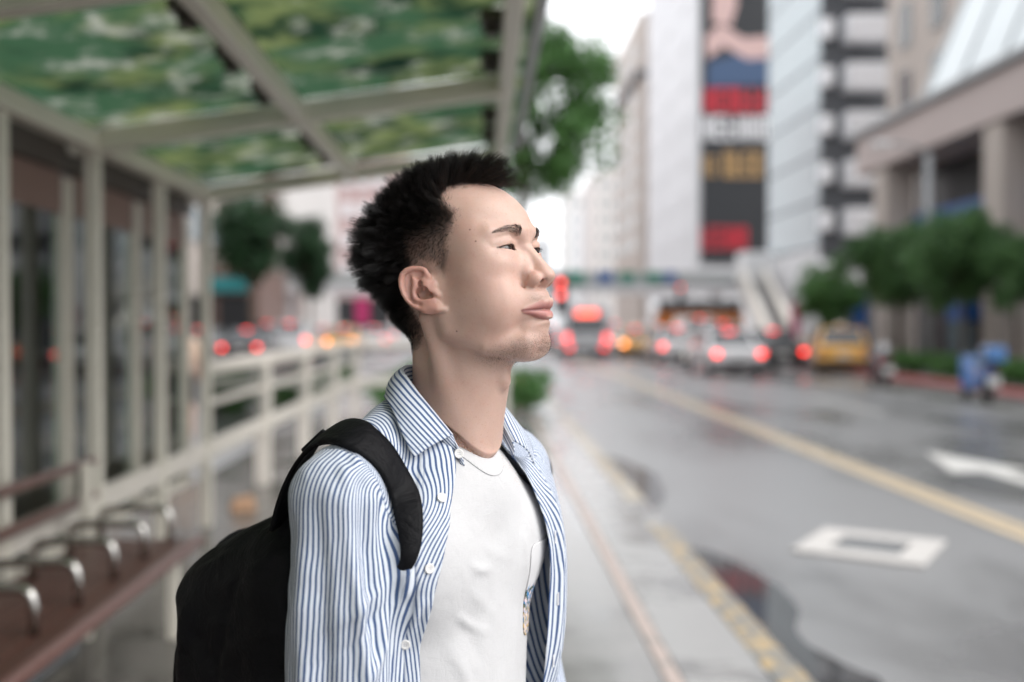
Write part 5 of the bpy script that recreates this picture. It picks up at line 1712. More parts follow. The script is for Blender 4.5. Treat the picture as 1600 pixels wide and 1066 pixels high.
# stubble
P, Nn, dn = sample_surface(1500, np.clip(dst, 0, 1) ** 1.6 * (1 - lip) * (hv[:, 1] > 5), 21)
q_ = np.random.default_rng(3)
d = Nn * 0.6 + np.array((0, 0.05, -0.7)) + q_.standard_normal(P.shape) * 0.25
d /= np.linalg.norm(d, axis=1, keepdims=True)
ln = 0.7 + 1.2 * q_.random(len(P))
ST = np.stack([P - 0.1 * Nn, P + d * (ln / 2)[:, None], P + d * ln[:, None]], 1)
curves_obj('stubble', h2w(ST.reshape(-1, 3)).reshape(ST.shape) - P_INV, np.tile(np.array([0.07, 0.06, 0.04]), (len(ST), 1)) / 1000, hp.m, person)

# ------------------------------------------------------------------ clothes (millimetres in the torso frame)
T0 = np.array([-0.055, 1.215, 1.50])
TM = rotm(R(-124))
t2w = lambda P: (np.asarray(P, float) / 1000.0) @ TM.T + T0
TH = 2.5


def torso_field(arms):
    f = Field((-285, -190, -700), (285, 160, 120), TH)
    u_ = lambda p, k=20.0: f.op(p, 'u', k)
    u_(ell((0, -8, -190), (160, 104, 240)), 10)
    u_(ell((0, -5, -430), (152, 106, 330)), 30)
    for s in (1, -1):
        u_(cap([(s * 46, -22, 28), (s * 168, -16, -36)], [36, 46]), 26)
        u_(ell((s * 70, 45, -118), (86, 52, 84)), 26)
        u_(ell((s * 75, -62, -110), (85, 55, 110)), 26)
    u_(ell((0, 26, -52), (98, 64, 70)), 24)
    if arms:
        u_(cap([(166, -10, -46), (170, -6, -150), (174, -10, -330), (172, 40, -560), (170, 56, -600)], [48, 58, 58, 46, 44]), 22)
        u_(cap([(-190, -10, -52), (-220, -16, -150), (-232, -20, -330), (-215, 50, -560), (-210, 64, -600)], [50, 52, 52, 46, 44]), 22)
        u_(ell((-120, 62, -190), (62, 36, 170)), 26)               # loose left front
    return f


SH = torso_field(True)
sv, sq = nets(SH.F, SH.lo, TH)
TS = torso_field(False)
tv, tq = nets(TS.F + 6.0, TS.lo, TH)
TS_F, TS_LO = TS.F, TS.lo

def smooth_curve(ks_, vs_):
    g_ = np.arange(-120, 760, 2.0)
    v_ = np.interp(g_, ks_, vs_)
    k_ = np.hanning(25); k_ /= k_.sum()
    v_ = np.convolve(np.pad(v_, 12, mode='edge'), k_, 'valid')
    return lambda z: np.interp(-z, g_, v_)


xR = smooth_curve([-40, 6, 42, 84, 129, 168, 244, 640], [32, 53, 78, 106, 122, 122, 116, 112])
xL = smooth_curve([-40, 37, 109, 166, 300, 640], [-62, -78, -92, -100, -102, -100])
neck_r = lambda P, rx, ry: np.hypot((P[:, 0] + 6) / rx, (P[:, 1] - 16) / ry)

# ---- shirt: folds
sn = vnormals(sv, sq)
x, y, z = sv.T
arm_ax = np.array([(166, -10, -46), (170, -6, -150), (174, -10, -330), (172, 40, -560)], float)
seam = x - smooth_curve([-60, -9, 18, 66, 104, 140, 170, 250, 640], [174, 167, 155, 140, 142, 140, 136, 130, 125])(z)
seamL = -x - np.interp(z, [-200, -110, -60, 0, 40], [140, 146, 152, 160, 164])
onarm = sstep(-6, 14, seam)


def ridges(V, lines):
    out = np.zeros(len(V))
    for pts, h_, w_ in lines:
        d, t = chain_dist(V, pts)
        out += h_ * np.exp(-(d / w_) ** 2) * np.sin(np.pi * np.clip(t * 0.9 + 0.08, 0, 1)) ** 0.6
    return out


FOLDS = [
    ([(190, 19, -4), (195, 31, -88), (198, 46, -152), (192, 49, -217), (186, 48, -330)], 8.0, 9),
    ([(180, 30, -20), (184, 42, -90), (186, 54, -156), (180, 58, -222), (174, 56, -330)], -7.0, 8),
    ([(168, 40, -40), (172, 56, -110), (168, 62, -180), (160, 60, -260)], 5.0, 9),
    ([(214, 2, -40), (222, 16, -110), (226, 22, -200), (222, 20, -330)], -5.0, 9),
    ([(208, -16, -40), (228, -8, -120), (232, -4, -220), (232, -6, -340)], 6.0, 11),
    ([(214, -36, -60), (224, -44, -160), (228, -48, -300)], -4.0, 10),
    ([(140, 66, -118), (152, 66, -140), (166, 58, -170), (180, 52, -215), (186, 50, -260)], 8.0, 7),
    ([(138, 68, -132), (146, 66, -160), (156, 62, -200), (160, 60, -260)], -7.5, 7),
    ([(134, 70, -148), (138, 68, -185), (142, 66, -240), (142, 62, -320)], 8.0, 7),
    ([(128, 72, -160), (130, 70, -210), (130, 66, -300)], -7.0, 7),
    ([(146, 66, -112), (172, 56, -128), (204, 40, -150), (226, 14, -168)], 4.5, 6),
    ([(144, 66, -126), (174, 56, -152), (206, 38, -184), (228, 6, -206)], -4.5, 6),
    ([(150, 64, -160), (176, 56, -196), (206, 38, -236), (230, 4, -262)], 5.0, 7),
    ([(156, 62, -190), (180, 54, -232), (208, 34, -276), (230, 2, -300)], -4.0, 7),
    ([(166, 14, 6), (182, 20, -10), (196, 28, -50)], 3.0, 4.5),
    ([(168, 2, 8), (188, 8, -8), (206, 16, -46)], -3.0, 4.5),
    ([(170, -10, 8), (192, -6, -6), (212, 2, -42)], 3.0, 4.5),
    ([(150, 44, -30), (160, 48, -60), (164, 54, -100)], -4.0, 6),
    ([(112, 80, -80), (118, 76, -140), (126, 66, -230), (128, 60, -330)], 4.0, 7),
    ([(86, 78, -30), (100, 82, -70), (112, 82, -110)], 2.5, 6),
    ([(-112, 92, -40), (-124, 98, -150), (-124, 100, -300)], 6.0, 9),
    ([(-130, 80, -50), (-142, 86, -150), (-142, 90, -300)], -6.0, 8),
    ([(-150, 66, -50), (-168, 66, -150), (-172, 70, -300)], 6.0, 9),
    ([(-172, 40, -50), (-190, 44, -160), (-196, 48, -300)], -4.5, 9),
]
disp = ridges(sv, FOLDS)
disp += 1.3 * vnoise(np.stack([x * 1.4, y * 1.4, z * 0.35], 1), 1 / 26.0, 31) + 0.7 * vnoise(np.stack([x, y, z * 0.5], 1), 1 / 11.0, 32) * (0.4 + onarm)
disp += onarm * 1.4 * np.sin((y * 0.10 + z * 0.012 + 1.5 * vnoise(sv, 1 / 70.0, 4))) * sstep(40, -80, z)
# puckered sleeve head
disp += 1.2 * np.exp(-(seam / 7.0) ** 2) - 1.8 * np.exp(-((seam - 1) / 2.2) ** 2)
pl = x - xR(z)
front = (y > 10)
disp += 1.6 * sstep(-1, 1, pl) * sstep(33, 31, pl) * front
plL = xL(z) - x
disp += 1.4 * sstep(-1, 1, plL) * sstep(33, 31, plL) * front
sv2 = sv + sn * disp[:, None]
# stripe coordinates
ang = np.zeros(len(sv))
best = np.full(len(sv), 1e9)
for side in (1, -1):
    pass
def arm_angle(V, A):
    P_ = np.array(A, float)
    ang_ = np.zeros(len(V)); bd = np.full(len(V), 1e9)
    zc = np.clip(V[:, 2], P_[:, 2].min(), P_[:, 2].max())
    cx = np.interp(-zc, -P_[:, 2], P_[:, 0]); cy = np.interp(-zc, -P_[:, 2], P_[:, 1])
    return np.arctan2(V[:, 1] - cy, V[:, 0] - cx)
def arm_s(V, A, sg, r_=58.0):
    P_ = np.array(A, float)
    zc = np.clip(V[:, 2], P_[:, 2].min(), P_[:, 2].max())
    cx = np.interp(-zc, -P_[:, 2], P_[:, 0]); cy = np.interp(-zc, -P_[:, 2], P_[:, 1])
    dx, dy_ = (V[:, 0] - cx) * sg, V[:, 1] - cy
    rr = np.maximum(np.hypot(dx, dy_), 1.0)
    q_ = np.abs(dy_) / r_
    w = sstep(0.5, 0.95, q_)
    a1 = r_ * np.arcsin(np.clip(dy_ / np.maximum(rr, r_), -1, 1))
    a2 = np.sign(dy_) * (r_ * np.arcsin(np.where(dx > 0, np.clip(np.abs(dy_) / rr, 0, 1), 1.0)) + np.maximum(0, -dx) * 0.9)
    return a1 * (1 - w) + a2 * w
ss_ = arm_s(sv, arm_ax, 1)
ssl = arm_s(sv, np.array([(-190, -10, -52), (-220, -16, -150), (-232, -20, -330), (-215, 50, -560)], float), -1, 54.0)
ph_g = np.linspace(-np.pi, np.pi, 721)
ar_g = np.concatenate([[0], np.cumsum(np.hypot(160 * np.diff(np.sin(ph_g)), 105 * np.diff(np.cos(ph_g))))])
ar_g = (ar_g - ar_g[360]) * 1.15
s_e = lambda ph: np.interp(ph, ph_g, ar_g)
ph1 = np.arctan2(x / 160, (y + 8) / 105)
ph2 = np.where(y > -10, np.arcsin(np.clip(x / 168, -1, 1)), ph1)
wz = sstep(-70, -10, z)
ph_ = ph1 * (1 - wz) + np.arcsin(np.clip(x / 168, -1, 1)) * wz
arc = lambda xx: s_e(np.arcsin(np.clip(xx / 160, -1, 1)))
sb = np.where(x > 0, s_e(ph_) - arc(xR(z)), s_e(ph_) - arc(xL(z)))
s_all = np.where(seam > 0, ss_, np.where(seamL > 0, ssl, sb))
T_ = tris(sq)
m_open = np.where(y > 0, np.maximum(x - xR(z), xL(z) - x), 40)
m_neck = (neck_r(sv, 60, 52) - 1) * 60 + np.where(z < -40, 60, 0)
m_hem = np.minimum(z + 596, 50)
mm = np.minimum(np.minimum(m_open, m_neck), m_hem)
V2, T2, lerp = clip_mesh(sv2, T_, mm)

st = NT('striped_cotton')
a_b, a_s, a_m, a_l, a_pl = (st.attr(n) for n in ('sbody', 'ssleeve', 'seam', 'ssleft', 'placket'))
a_ml = st.attr('seam_left')
sel = st.math('GREATER_THAN', a_m, 0.0)
sell = st.math('GREATER_THAN', a_ml, 0.0)
scoord = st.math('ADD', st.math('MULTIPLY', a_b, st.math('SUBTRACT', 1.0, sel)), st.math('MULTIPLY', a_s, sel))
scoord = st.math('ADD', st.math('MULTIPLY', scoord, st.math('SUBTRACT', 1.0, sell)), st.math('MULTIPLY', a_l, sell))
def stripe_color(t, s_, per=5.4, frac=0.42, seams=None):
    co_ = t.coord()
    wob = t.math('MULTIPLY', t.math('SUBTRACT', t.noise(90, 2, 0.5, co_), 0.5), 0.5)
    ph = t.math('FRACT', t.math('DIVIDE', t.math('ADD', s_, wob), per))
    tri = t.math('ABSOLUTE', t.math('SUBTRACT', ph, 0.5))           # 0 mid stripe
    f = t.ramp(tri, frac / 2 + 0.055, frac / 2 - 0.055)
    thread = t.noise(1400, 2, 0.5, co_)
    blue = t.mix(thread, (0.045, 0.080, 0.185, 1), (0.075, 0.125, 0.25, 1))
    white = t.mix(thread, (0.58, 0.62, 0.69, 1), (0.68, 0.72, 0.77, 1))
    return t.mix(f, white, blue), co_
colr, co_ = stripe_color(st, scoord)
edge_l = st.ramp(st.math('ABSOLUTE', st.math('SUBTRACT', a_pl, 28.5)), 0.9, 0.3)
edge_m = st.ramp(st.math('ABSOLUTE', a_m), 1.3, 0.4)
edge_n = st.ramp(st.math('ABSOLUTE', st.math('ADD', a_m, 7.0)), 0.7, 0.2)
lines = st.math('MAXIMUM', st.math('MAXIMUM', edge_l, edge_m), st.math('MULTIPLY', edge_n, 0.5))
colr = st.mix(st.math('MULTIPLY', lines, 0.35), colr, (0.20, 0.23, 0.30, 1))
bb = st.bump(st.noise(1800, 2, 0.5, co_), 0.25, 0.0005, st.bump(st.noise(60, 4, 0.6, co_), 0.30, 0.003))
st.set(color=colr, rough=0.85, spec=0.18, sheen=0.15, normal=bb)
shirt = mesh_np('shirt', t2w(V2) - P_INV, T2, st.m, person)
for nm, va in (('sbody', sb), ('ssleeve', ss_), ('ssleft', ssl), ('seam', seam), ('seam_left', seamL), ('placket', np.where(front & (pl > -2) & (x > 0), pl, 99))):
    fattr(shirt, nm, lerp(np.asarray(va, float)))
so = shirt.modifiers.new('thick', 'SOLIDIFY'); so.thickness = 0.0012; so.offset = -1

# ---- collar (leaf folded over a stand)
def catmull(P_, n):
    P_ = np.array(P_, float)
    k = len(P_)
    out = []
    for t in np.linspace(0, k - 1, n):
        i = min(int(t), k - 2); f = t - i
        p0, p1, p2, p3 = P_[max(i - 1, 0)], P_[i], P_[i + 1], P_[min(i + 2, k - 1)]
        out.append(0.5 * ((2 * p1) + (-p0 + p2) * f + (2 * p0 - 5 * p1 + 4 * p2 - p3) * f * f + (-p0 + 3 * p1 - 3 * p2 + p3) * f ** 3))
    return np.array(out)


def grid_mesh(name, rows, mat, parent, attrs=None, thick=0.0014, off=0):
    rows = np.array(rows)                      # (r, c, 3)
    nr, nc = rows.shape[:2]
    V = rows.reshape(-1, 3)
    i, j = np.meshgrid(np.arange(nr - 1), np.arange(nc - 1), indexing='ij')
    a = (i * nc + j).ravel()
    Q = np.stack([a, a + 1, a + nc + 1, a + nc], 1)
    o = mesh_np(name, V, Q, mat, parent)
    for k, v in (attrs or {}).items(): fattr(o, k, np.asarray(v).ravel())
    if thick:
        m_ = o.modifiers.new('thick', 'SOLIDIFY'); m_.thickness = thick; m_.offset = off
    return o


def drape(P_, gap):
    """push points out of the shirt surface"""
    P_ = np.array(P_, float)
    for i in range(len(P_)):
        d = ((sv2 - P_[i]) ** 2).sum(1)
        j = np.argpartition(d, 12)[:12]
        v = sv2[j].mean(0); n = sn[j].mean(0); n /= np.linalg.norm(n)
        e = (P_[i] - v) @ n
        if e < gap: P_[i] += n * (gap - e)
    return P_


FOLD = [(46, 54, 22), (60, 36, 51), (63, 17, 71), (58, 0, 84), (38, -26, 95), (-5, -44, 98), (-46, -26, 95), (-66, 2, 83), (-68, 22, 70), (-61, 44, 46), (-57, 58, 25), (-56, 71, 6)]
EDGE = [(97, 38, 0), (98, 20, 30), (91, 4, 48), (80, -14, 60), (46, -44, 62), (-5, -62, 58), (-54, -48, 60), (-92, -16, 56), (-106, 12, 44), (-106, 44, 24), (-100, 68, 4), (-84, 84, -26)]
BASE = [(40, 62, -8), (56, 40, 20), (58, 20, 40), (54, 2, 52), (34, -20, 62), (-5, -32, 64), (-44, -20, 62), (-64, 4, 50), (-66, 22, 38), (-62, 44, 20), (-58, 60, 2), (-58, 72, -14)]
nf = 90
Fc, Ec, Bc = catmull(FOLD, nf), catmull(EDGE, nf), catmull(BASE, nf)
cn = np.array((-4.0, 14.0, 0.0))
def outw(P_):
    d = P_ - cn; d = d * np.array((1, 1, 0.0)) + np.array((0, 0, 18.0))
    return d / np.linalg.norm(d, axis=1, keepdims=True)
rows = []; sat = []
flen = np.linalg.norm(Ec - Fc, axis=1)
for r_i in np.linspace(0, 1, 16):
    bulge = 7.0 * math.sin(math.pi * min(1, r_i * 1.02)) * (1 - r_i) ** 0.35 + 1.0
    wob_ = 0.9 * np.sin(np.arange(nf) * 0.21 + 1) * r_i
    rows.append(Fc * (1 - r_i) + Ec * r_i + outw(Fc * (1 - r_i) + Ec * r_i) * (bulge + wob_)[:, None])
    sat.append(flen * r_i)
cs = NT('striped_collar')
colr, co_ = stripe_color(cs, cs.attr('scol'))
stl = cs.ramp(cs.math('ABSOLUTE', cs.math('SUBTRACT', cs.attr('edge'), 5.0)), 0.9, 0.3)
colr = cs.mix(cs.math('MULTIPLY', stl, 0.3), colr, (0.25, 0.28, 0.36, 1))
cs.set(color=colr, rough=0.85, spec=0.18, sheen=0.15, normal=cs.bump(cs.noise(1800, 2, 0.5, co_), 0.25, 0.0005, cs.bump(cs.noise(70, 3, 0.6, co_), 0.25, 0.002)))
sat = np.array(sat)
rows = np.array(rows)
rows[3:] = drape(rows[3:].reshape(-1, 3), 5.0).reshape(-1, nf, 3)
for _ in range(4): rows[4:, 1:-1] = 0.25 * rows[4:, :-2] + 0.5 * rows[4:, 1:-1] + 0.25 * rows[4:, 2:]
cfr = np.tile(np.arange(nf), (16, 1))
edge_d = np.minimum(np.minimum(np.array(flen)[None] - sat, cfr * 2.6), (nf - 1 - cfr) * 2.6)
collar = grid_mesh('collar', t2w(np.array(rows)) - P_INV, cs.m, shirt, {'scol': sat, 'edge': edge_d}, 0.0018)
# stand with its button tab in front
Fs = np.concatenate([[(44, 62, 5)], [(46, 58, 14)], Fc]) ; Bs = np.concatenate([[(42, 68, -13)], [(44, 64, -11)], Bc])
rows = []; sat = []
for r_i in np.linspace(0, 1, 8):
    p_ = Fs * (1 - r_i) + Bs * r_i
    rows.append(p_ - outw(p_) * (0.6 - 2.2 * math.sin(math.pi * r_i))); sat.append(np.linalg.norm(Bs - Fs, axis=1) * r_i)
stand = grid_mesh('collar_stand', t2w(np.array(rows)) - P_INV, cs.m, shirt, {'scol': np.array(sat), 'edge': np.full((8, nf + 2), 50.0)}, 0.0018)

# ---- buttons and buttonholes
bt = NT('pearl_button')
bt.set(color=bt.mix(bt.noise(300, 2), (0.70, 0.69, 0.67, 1), (0.82, 0.80, 0.78, 1)), rough=0.25, coat=0.3)
hole_m = plain('thread', (0.30, 0.31, 0.36, 1), 0.8)
hm_white = plain('white_thread', (0.80, 0.80, 0.82, 1), 0.8)


def button(pos, nrm, parent, r_=5.6):
    """disc with raised rim and four thread holes; pos in torso mm"""
    nrm = np.asarray(nrm, float); nrm /= np.linalg.norm(nrm)
    mb = MB()
    mb.lathe([(0.1, 0.0), (r_, 0.0), (r_, 1.3), (r_ * 0.86, 2.0), (r_ * 0.70, 1.5), (0.1, 1.3)], n=24)
    o = mb.build('button', bt.m, parent, True)
    o.scale = (0.001,) * 3
    w = d_t(nrm)
    o.rotation_euler = Vector(w).to_track_quat('Z', 'Y').to_euler()
    o.location = t2w([np.asarray(pos) + nrm * 0.9])[0] - P_INV
    h_ = MB()
    for a_, b_ in ((-1, -1), (1, -1), (1, 1), (-1, 1)):
        h_.lathe([(0.05, 1.2), (0.55, 1.2), (0.55, 1.62), (0.05, 1.65)], (a_ * 1.1, b_ * 1.1, 0), 8)
    h_.build('thread', hole_m, o)
    return o


d_t = lambda D: np.asarray(D, float) @ TM.T
shirt_n = vnormals(V2, T2)
def on_shirt(xq, zq, fr=True):
    m_ = V2[:, 1] > 20
    idx_ = np.where(m_)[0]
    j = idx_[np.argmin((V2[idx_, 0] - xq) ** 2 + (V2[idx_, 2] - zq) ** 2 - 0.02 * V2[idx_, 1])]
    return V2[j], shirt_n[j]
for zb in (-43, -112, -196):
    p_, n_ = on_shirt(float(xR(np.array(zb))) + 14, zb)
    button(p_, n_, shirt)
pb = (Fs[1] * 0.45 + Bs[1] * 0.55)
button(pb + outw(pb[None])[0] * 1.5, outw(pb[None])[0] + np.array((0.15, 0.2, 0)), shirt)
for zb in (-118, -198, -278):
    p_, n_ = on_shirt(float(xL(np.array(zb))) - 15, zb)
    mb = MB()
    mb.box((-1.2, -7, 0.0), (-0.35, 7, 0.8)); mb.box((0.35, -7, 0.0), (1.2, 7, 0.8)); mb.box((-1.3, -8, 0), (1.3, -7, 0.9)); mb.box((-1.3, 7, 0), (1.3, 8, 0.9))
    o = mb.build('buttonhole', hm_white, shirt)
    o.scale = (0.001,) * 3
    o.rotation_euler = (Matrix(np.stack([d_t(np.cross((0, 0, 1.0), n_) / np.linalg.norm(np.cross((0, 0, 1.0), n_))), (0, 0, 1.0), d_t(np.cross(np.cross((0, 0, 1.0), n_), (0, 0, 1)))], 1).tolist())).to_euler()
    o.location = t2w([p_ + n_ * 0.3])[0] - P_INV

# ---- T-shirt
tn = vnormals(tv, tq)
x, y, z = tv.T
disp = 1.2 * vnoise(np.stack([x, y, z * 0.45], 1), 1 / 34.0, 41) + 0.25 * vnoise(tv, 1 / 12.0, 42)
disp += ridges(tv, [([(90, 55, -110), (50, 88, -160), (0, 100, -200)], 1.8, 9), ([(100, 50, -130), (60, 84, -200), (20, 98, -260)], -1.6, 9), ([(-30, 95, -90), (-40, 98, -200), (-30, 100, -320)], 2.0, 12),
                    ([(30, 90, -120), (20, 98, -220), (30, 100, -340)], -1.6, 12), ([(70, 70, -60), (30, 84, -110), (-20, 90, -130)], 1.4, 8), ([(95, 52, -180), (60, 86, -250), (40, 95, -330)], 2.2, 9), ([(96, 66, -100), (50, 92, -128), (0, 100, -140)], 2.6, 6), ([(100, 62, -150), (60, 86, -190), (10, 100, -215)], 2.6, 6), ([(-60, 92, -60), (-20, 98, -150), (10, 100, -260)], -2.4, 8), ([(-50, 96, -110), (-70, 94, -200), (-60, 96, -330)], 2.8, 8)])
tv2 = tv + tn * disp[:, None]
zcut = np.where(y > -8, -10 + 66 * (np.abs(x + 4) / 62) ** 2.3, 58)
nr_ = np.where(np.abs(x + 4) < 75, (zcut - z) * 0.8, 60)
Vt, Tt, lt = clip_mesh(tv2, tris(tq), np.minimum(np.minimum(nr_, z + 640), 195 - np.abs(x)))
bw3 = (h2w(hv) - T0) @ TM * 1000.0
gi = np.clip(((bw3 - TS_LO) / TH).round().astype(int), 0, np.array(TS_F.shape) - 1)
dd_ = TS_F[gi[:, 0], gi[:, 1], gi[:, 2]] + 6.0
zc_ = np.where(bw3[:, 1] > -8, -10 + 66 * (np.abs(bw3[:, 0] + 4) / 62) ** 2.3, 58)
push = np.maximum(0, dd_ + 2.0) * sstep(7, 0, bw3[:, 2] - zc_) * (bw3[:, 2] < 60)
bodyco = h2w(hv - hn * np.minimum(push, 60)[:, None]) - P_INV
body.data.vertices.foreach_set('co', bodyco.astype(np.float32).ravel())
body.data.update()
tm = NT('white_jersey')
co_ = tm.coord()
slub = tm.noise(1.0, 4, 0.65, tm.mapping(co_, (160, 160, 900)))
fine = tm.noise(1.0, 3, 0.6, tm.mapping(co_, (1500, 1500, 700)))
cr = tm.noise(1.0, 5, 0.62, tm.mapping(co_, (55, 55, 40), rot=(0.3, 0.5, 0.6)), 0.8)
tm.set(color=tm.mix(slub, (0.52, 0.517, 0.525, 1), (0.585, 0.582, 0.587, 1)), rough=0.9, spec=0.12, sheen=0.0, sss=0.0,
       normal=tm.bump(fine, 0.2, 0.0006, tm.bump(slub, 0.35, 0.0009, tm.bump(cr, 0.35, 0.003))))
tshirt = mesh_np('t_shirt', t2w(Vt) - P_INV, Tt, tm.m, person)
so = tshirt.modifiers.new('thick', 'SOLIDIFY'); so.thickness = 0.0012; so.offset = -1
# ribbed neckband
tnn = vnormals(tv2, tq)
Vb, Tb, lb = clip_mesh(tv2 + tnn * 1.3, tris(tq), np.minimum(nr_ - 0.3, 15.5 - nr_))
nb = NT('neckband_rib')
rb = nb.n('TexWave'); rb.inputs['Scale'].default_value = 1.0
nb.set(color=nb.mix(nb.noise(200, 3), (0.52, 0.517, 0.525, 1), (0.585, 0.582, 0.587, 1)), rough=0.9, spec=0.12, normal=nb.bump(nb.noise(900, 2), 0.3, 0.0006))
neckband = mesh_np('neckband', t2w(Vb) - P_INV, Tb, nb.m, tshirt)
so = neckband.modifiers.new('thick', 'SOLIDIFY'); so.thickness = 0.0016; so.offset = -1
# chest pocket with a printed picture of blossom, water and trees
px_, pz_ = x + 100, z + 180
def rrect(a, b, hw, hh, r_):
    qx = np.abs(a) - hw + r_; qz = np.abs(b) - hh + r_
    return np.hypot(np.maximum(qx, 0), np.maximum(qz, 0)) + np.minimum(np.maximum(qx, qz), 0) - r_
m_p = -rrect(px_, pz_, 38, 58, 14)
m_p = np.where((y > 20), m_p, -50)
Vp, Tp, lp = clip_mesh(tv2 + tnn * (1.6 + 0.8 * vnoise(tv, 1 / 18.0, 6)[:, None] * 0.5), tris(tq), m_p)
pk = NT('printed_pocket')
a_u, a_v = pk.attr('pu'), pk.attr('pv')
cmb = pk.n('CombineXYZ'); pk.l(a_u, cmb.inputs[0]); pk.l(a_v, cmb.inputs[1])
vor = pk.n('TexVoronoi', feature='F1'); vor.inputs['Scale'].default_value = 0.16; pk.l(cmb.outputs[0], vor.inputs['Vector'])
vn = pk.noise(0.10, 3, 0.6, cmb.outputs[0])
vn2 = pk.noise(0.22, 3, 0.6, cmb.outputs[0])
pc = pk.mix(pk.ramp(vn, 0.46, 0.54), (0.72, 0.60, 0.62, 1), (0.09, 0.26, 0.50, 1))
pc = pk.mix(pk.ramp(pk.noise(0.16, 3, 0.6, pk.mapping(cmb.outputs[0], loc=(40, 9, 0))), 0.50, 0.58), pc, (0.03, 0.07, 0.035, 1))
pc = pk.mix(pk.math('MULTIPLY', pk.ramp(a_v, -14, -26), pk.ramp(vn2, 0.45, 0.55)), pc, (0.62, 0.45, 0.24, 1))
pc = pk.mix(pk.math('MULTIPLY', pk.ramp(vor.outputs['Distance'], 0.42, 0.30), pk.ramp(vn2, 0.5, 0.56)), pc, (0.78, 0.68, 0.70, 1))
pc = pk.mix(pk.ramp(pk.math('ADD', a_v, pk.math('MULTIPLY', vn2, 14)), 8, 16), pc, (0.60, 0.597, 0.605, 1))
pk.set(color=pc, rough=0.85, spec=0.12, normal=pk.bump(pk.noise(900, 2), 0.3, 0.0006))
pocket = mesh_np('pocket', t2w(Vp) - P_INV, Tp, pk.m, tshirt)
fattr(pocket, 'pu', lp(px_)); fattr(pocket, 'pv', lp(pz_))
so = pocket.modifiers.new('thick', 'SOLIDIFY'); so.thickness = 0.0014; so.offset = -1

# ---- trousers, shoes and hands (below the picture's edge)
dk = plain('dark_denim', (0.035, 0.04, 0.055, 1), 0.85, scale=60)
lf = Field((-190, -130, -1350), (190, 140, -540), 6.0)
lf.op(ell((0, -5, -640), (158, 108, 110)), 'u', 20)
for s in (1, -1):
    lf.op(cap([(s * 80, -5, -660), (s * 90, 5, -980), (s * 95, -12, -1290)], [82, 62, 54]), 'u', 25)
lv, lq = nets(lf.F, lf.lo, 6.0)
mesh_np('trousers', t2w(lv) - P_INV, lq, dk, person)
shm = plain('white_canvas', (0.7, 0.7, 0.68, 1), 0.7, scale=40)
hand_m = sk.m
for s in (1, -1):
    f_ = Field((s * 95 - 60, -110, -1352), (s * 95 + 60, 200, -1250), 5.0)
    f_.op(ell((s * 95, -30, -1310), (42, 60, 42)), 'u', 10)
    f_.op(ell((s * 97, 80, -1322), (46, 95, 34)), 'u', 22)
    f_.F = np.maximum(f_.F, (-1349 - f_.ax[2])[None, None, :])
    v_, q_ = nets(f_.F, f_.lo, 5.0)
    mesh_np('shoe', t2w(v_) - P_INV, q_, shm, person)
    hx, hy, hz = (190, 44, -600) if s > 0 else (-210, 68, -600)
    f_ = Field((hx - 60, hy - 60, hz - 210), (hx + 60, hy + 90, hz + 30), 2.5)
    f_.op(cap([(hx, hy, hz + 20), (hx, hy + 6, hz - 30)], [27, 24]), 'u', 5)
    f_.op(ell((hx, hy + 12, hz - 75), (17, 40, 46)), 'u', 12)
    for k_, (dy_, ln_) in enumerate(((-16, 66), (2, 78), (20, 82), (38, 74))):
        a_ = (hx, hy + dy_ * 0.9, hz - 105)
        f_.op(cap([a_, (hx - s * 3, a_[1] + 2, hz - 105 - ln_ * 0.5), (hx - s * 14, a_[1] + 4, hz - 105 - ln_ * 0.85)], [10, 9, 7.5]), 'u', 3)
    f_.op(cap([(hx - s * 4, hy + 38, hz - 55), (hx - s * 12, hy + 58, hz - 85), (hx - s * 16, hy + 60, hz - 115)], [13, 11, 8.5]), 'u', 6)
    v_, q_ = nets(f_.F, f_.lo, 2.5)
    mesh_np('hand', t2w(v_) - P_INV, q_, hand_m, person)

# ------------------------------------------------------------------ backpack
bl = NT('black_nylon')
co_ = bl.coord()
bl.set(color=bl.mix(bl.noise(25, 4), (0.0022, 0.0022, 0.003, 1), (0.0045, 0.0045, 0.006, 1)), rough=0.6, spec=0.16,
       normal=bl.bump(bl.noise(1600, 2, 0.5, co_), 0.25, 0.0005, bl.bump(bl.noise(22, 4, 0.6, co_, 0.6), 0.5, 0.012)))
bw_ = NT('black_webbing')
wv = bw_.n('TexWave'); wv.inputs['Scale'].default_value = 600.0; bw_.l(bw_.coord(), wv.inputs[0])
bw_.set(color=(0.004, 0.004, 0.005, 1), rough=0.6, spec=0.14, normal=bw_.bump(wv.outputs[1], 0.25, 0.0006))
pack = empty('backpack', tuple(t2w([(0, -230, -600)])[0]))
tag(pack, 'black nylon backpack worn on the back of the man in the striped shirt', 'backpack')
PKI = np.array(pack.location)
bf = Field((-190, -420, -640), (190, -90, -30), 4.0)
def bagbox(x_, y_, z_):
    top = -62 + 0.42 * np.minimum(y_ + 150, 0) - 0.0016 * x_ ** 2
    zc = -340.0
    hz_ = 250.0
    zz_ = np.where(z_ > zc, zc + (z_ - zc) * (hz_ / np.maximum(top - zc, 40)), z_)
    r_ = 62.0
    qx = np.abs(x_) - 148 + r_; qy = np.abs(y_ + 226) - 116 + r_; qz = np.abs(zz_ - zc) - hz_ + r_
    return (np.sqrt(np.maximum(qx, 0) ** 2 + np.maximum(qy, 0) ** 2 + np.maximum(qz, 0) ** 2) + np.minimum(np.maximum(np.maximum(qx, qy), qz), 0) - r_).astype(np.float32)
bf.op((bagbox, (-175, -400, -620), (175, -95, -40)), 'u', 4)
bf.op(ell((0, -345, -440), (110, 40, 120)), 'u', 20)
bv, bq = nets(bf.F, bf.lo, 4.0)
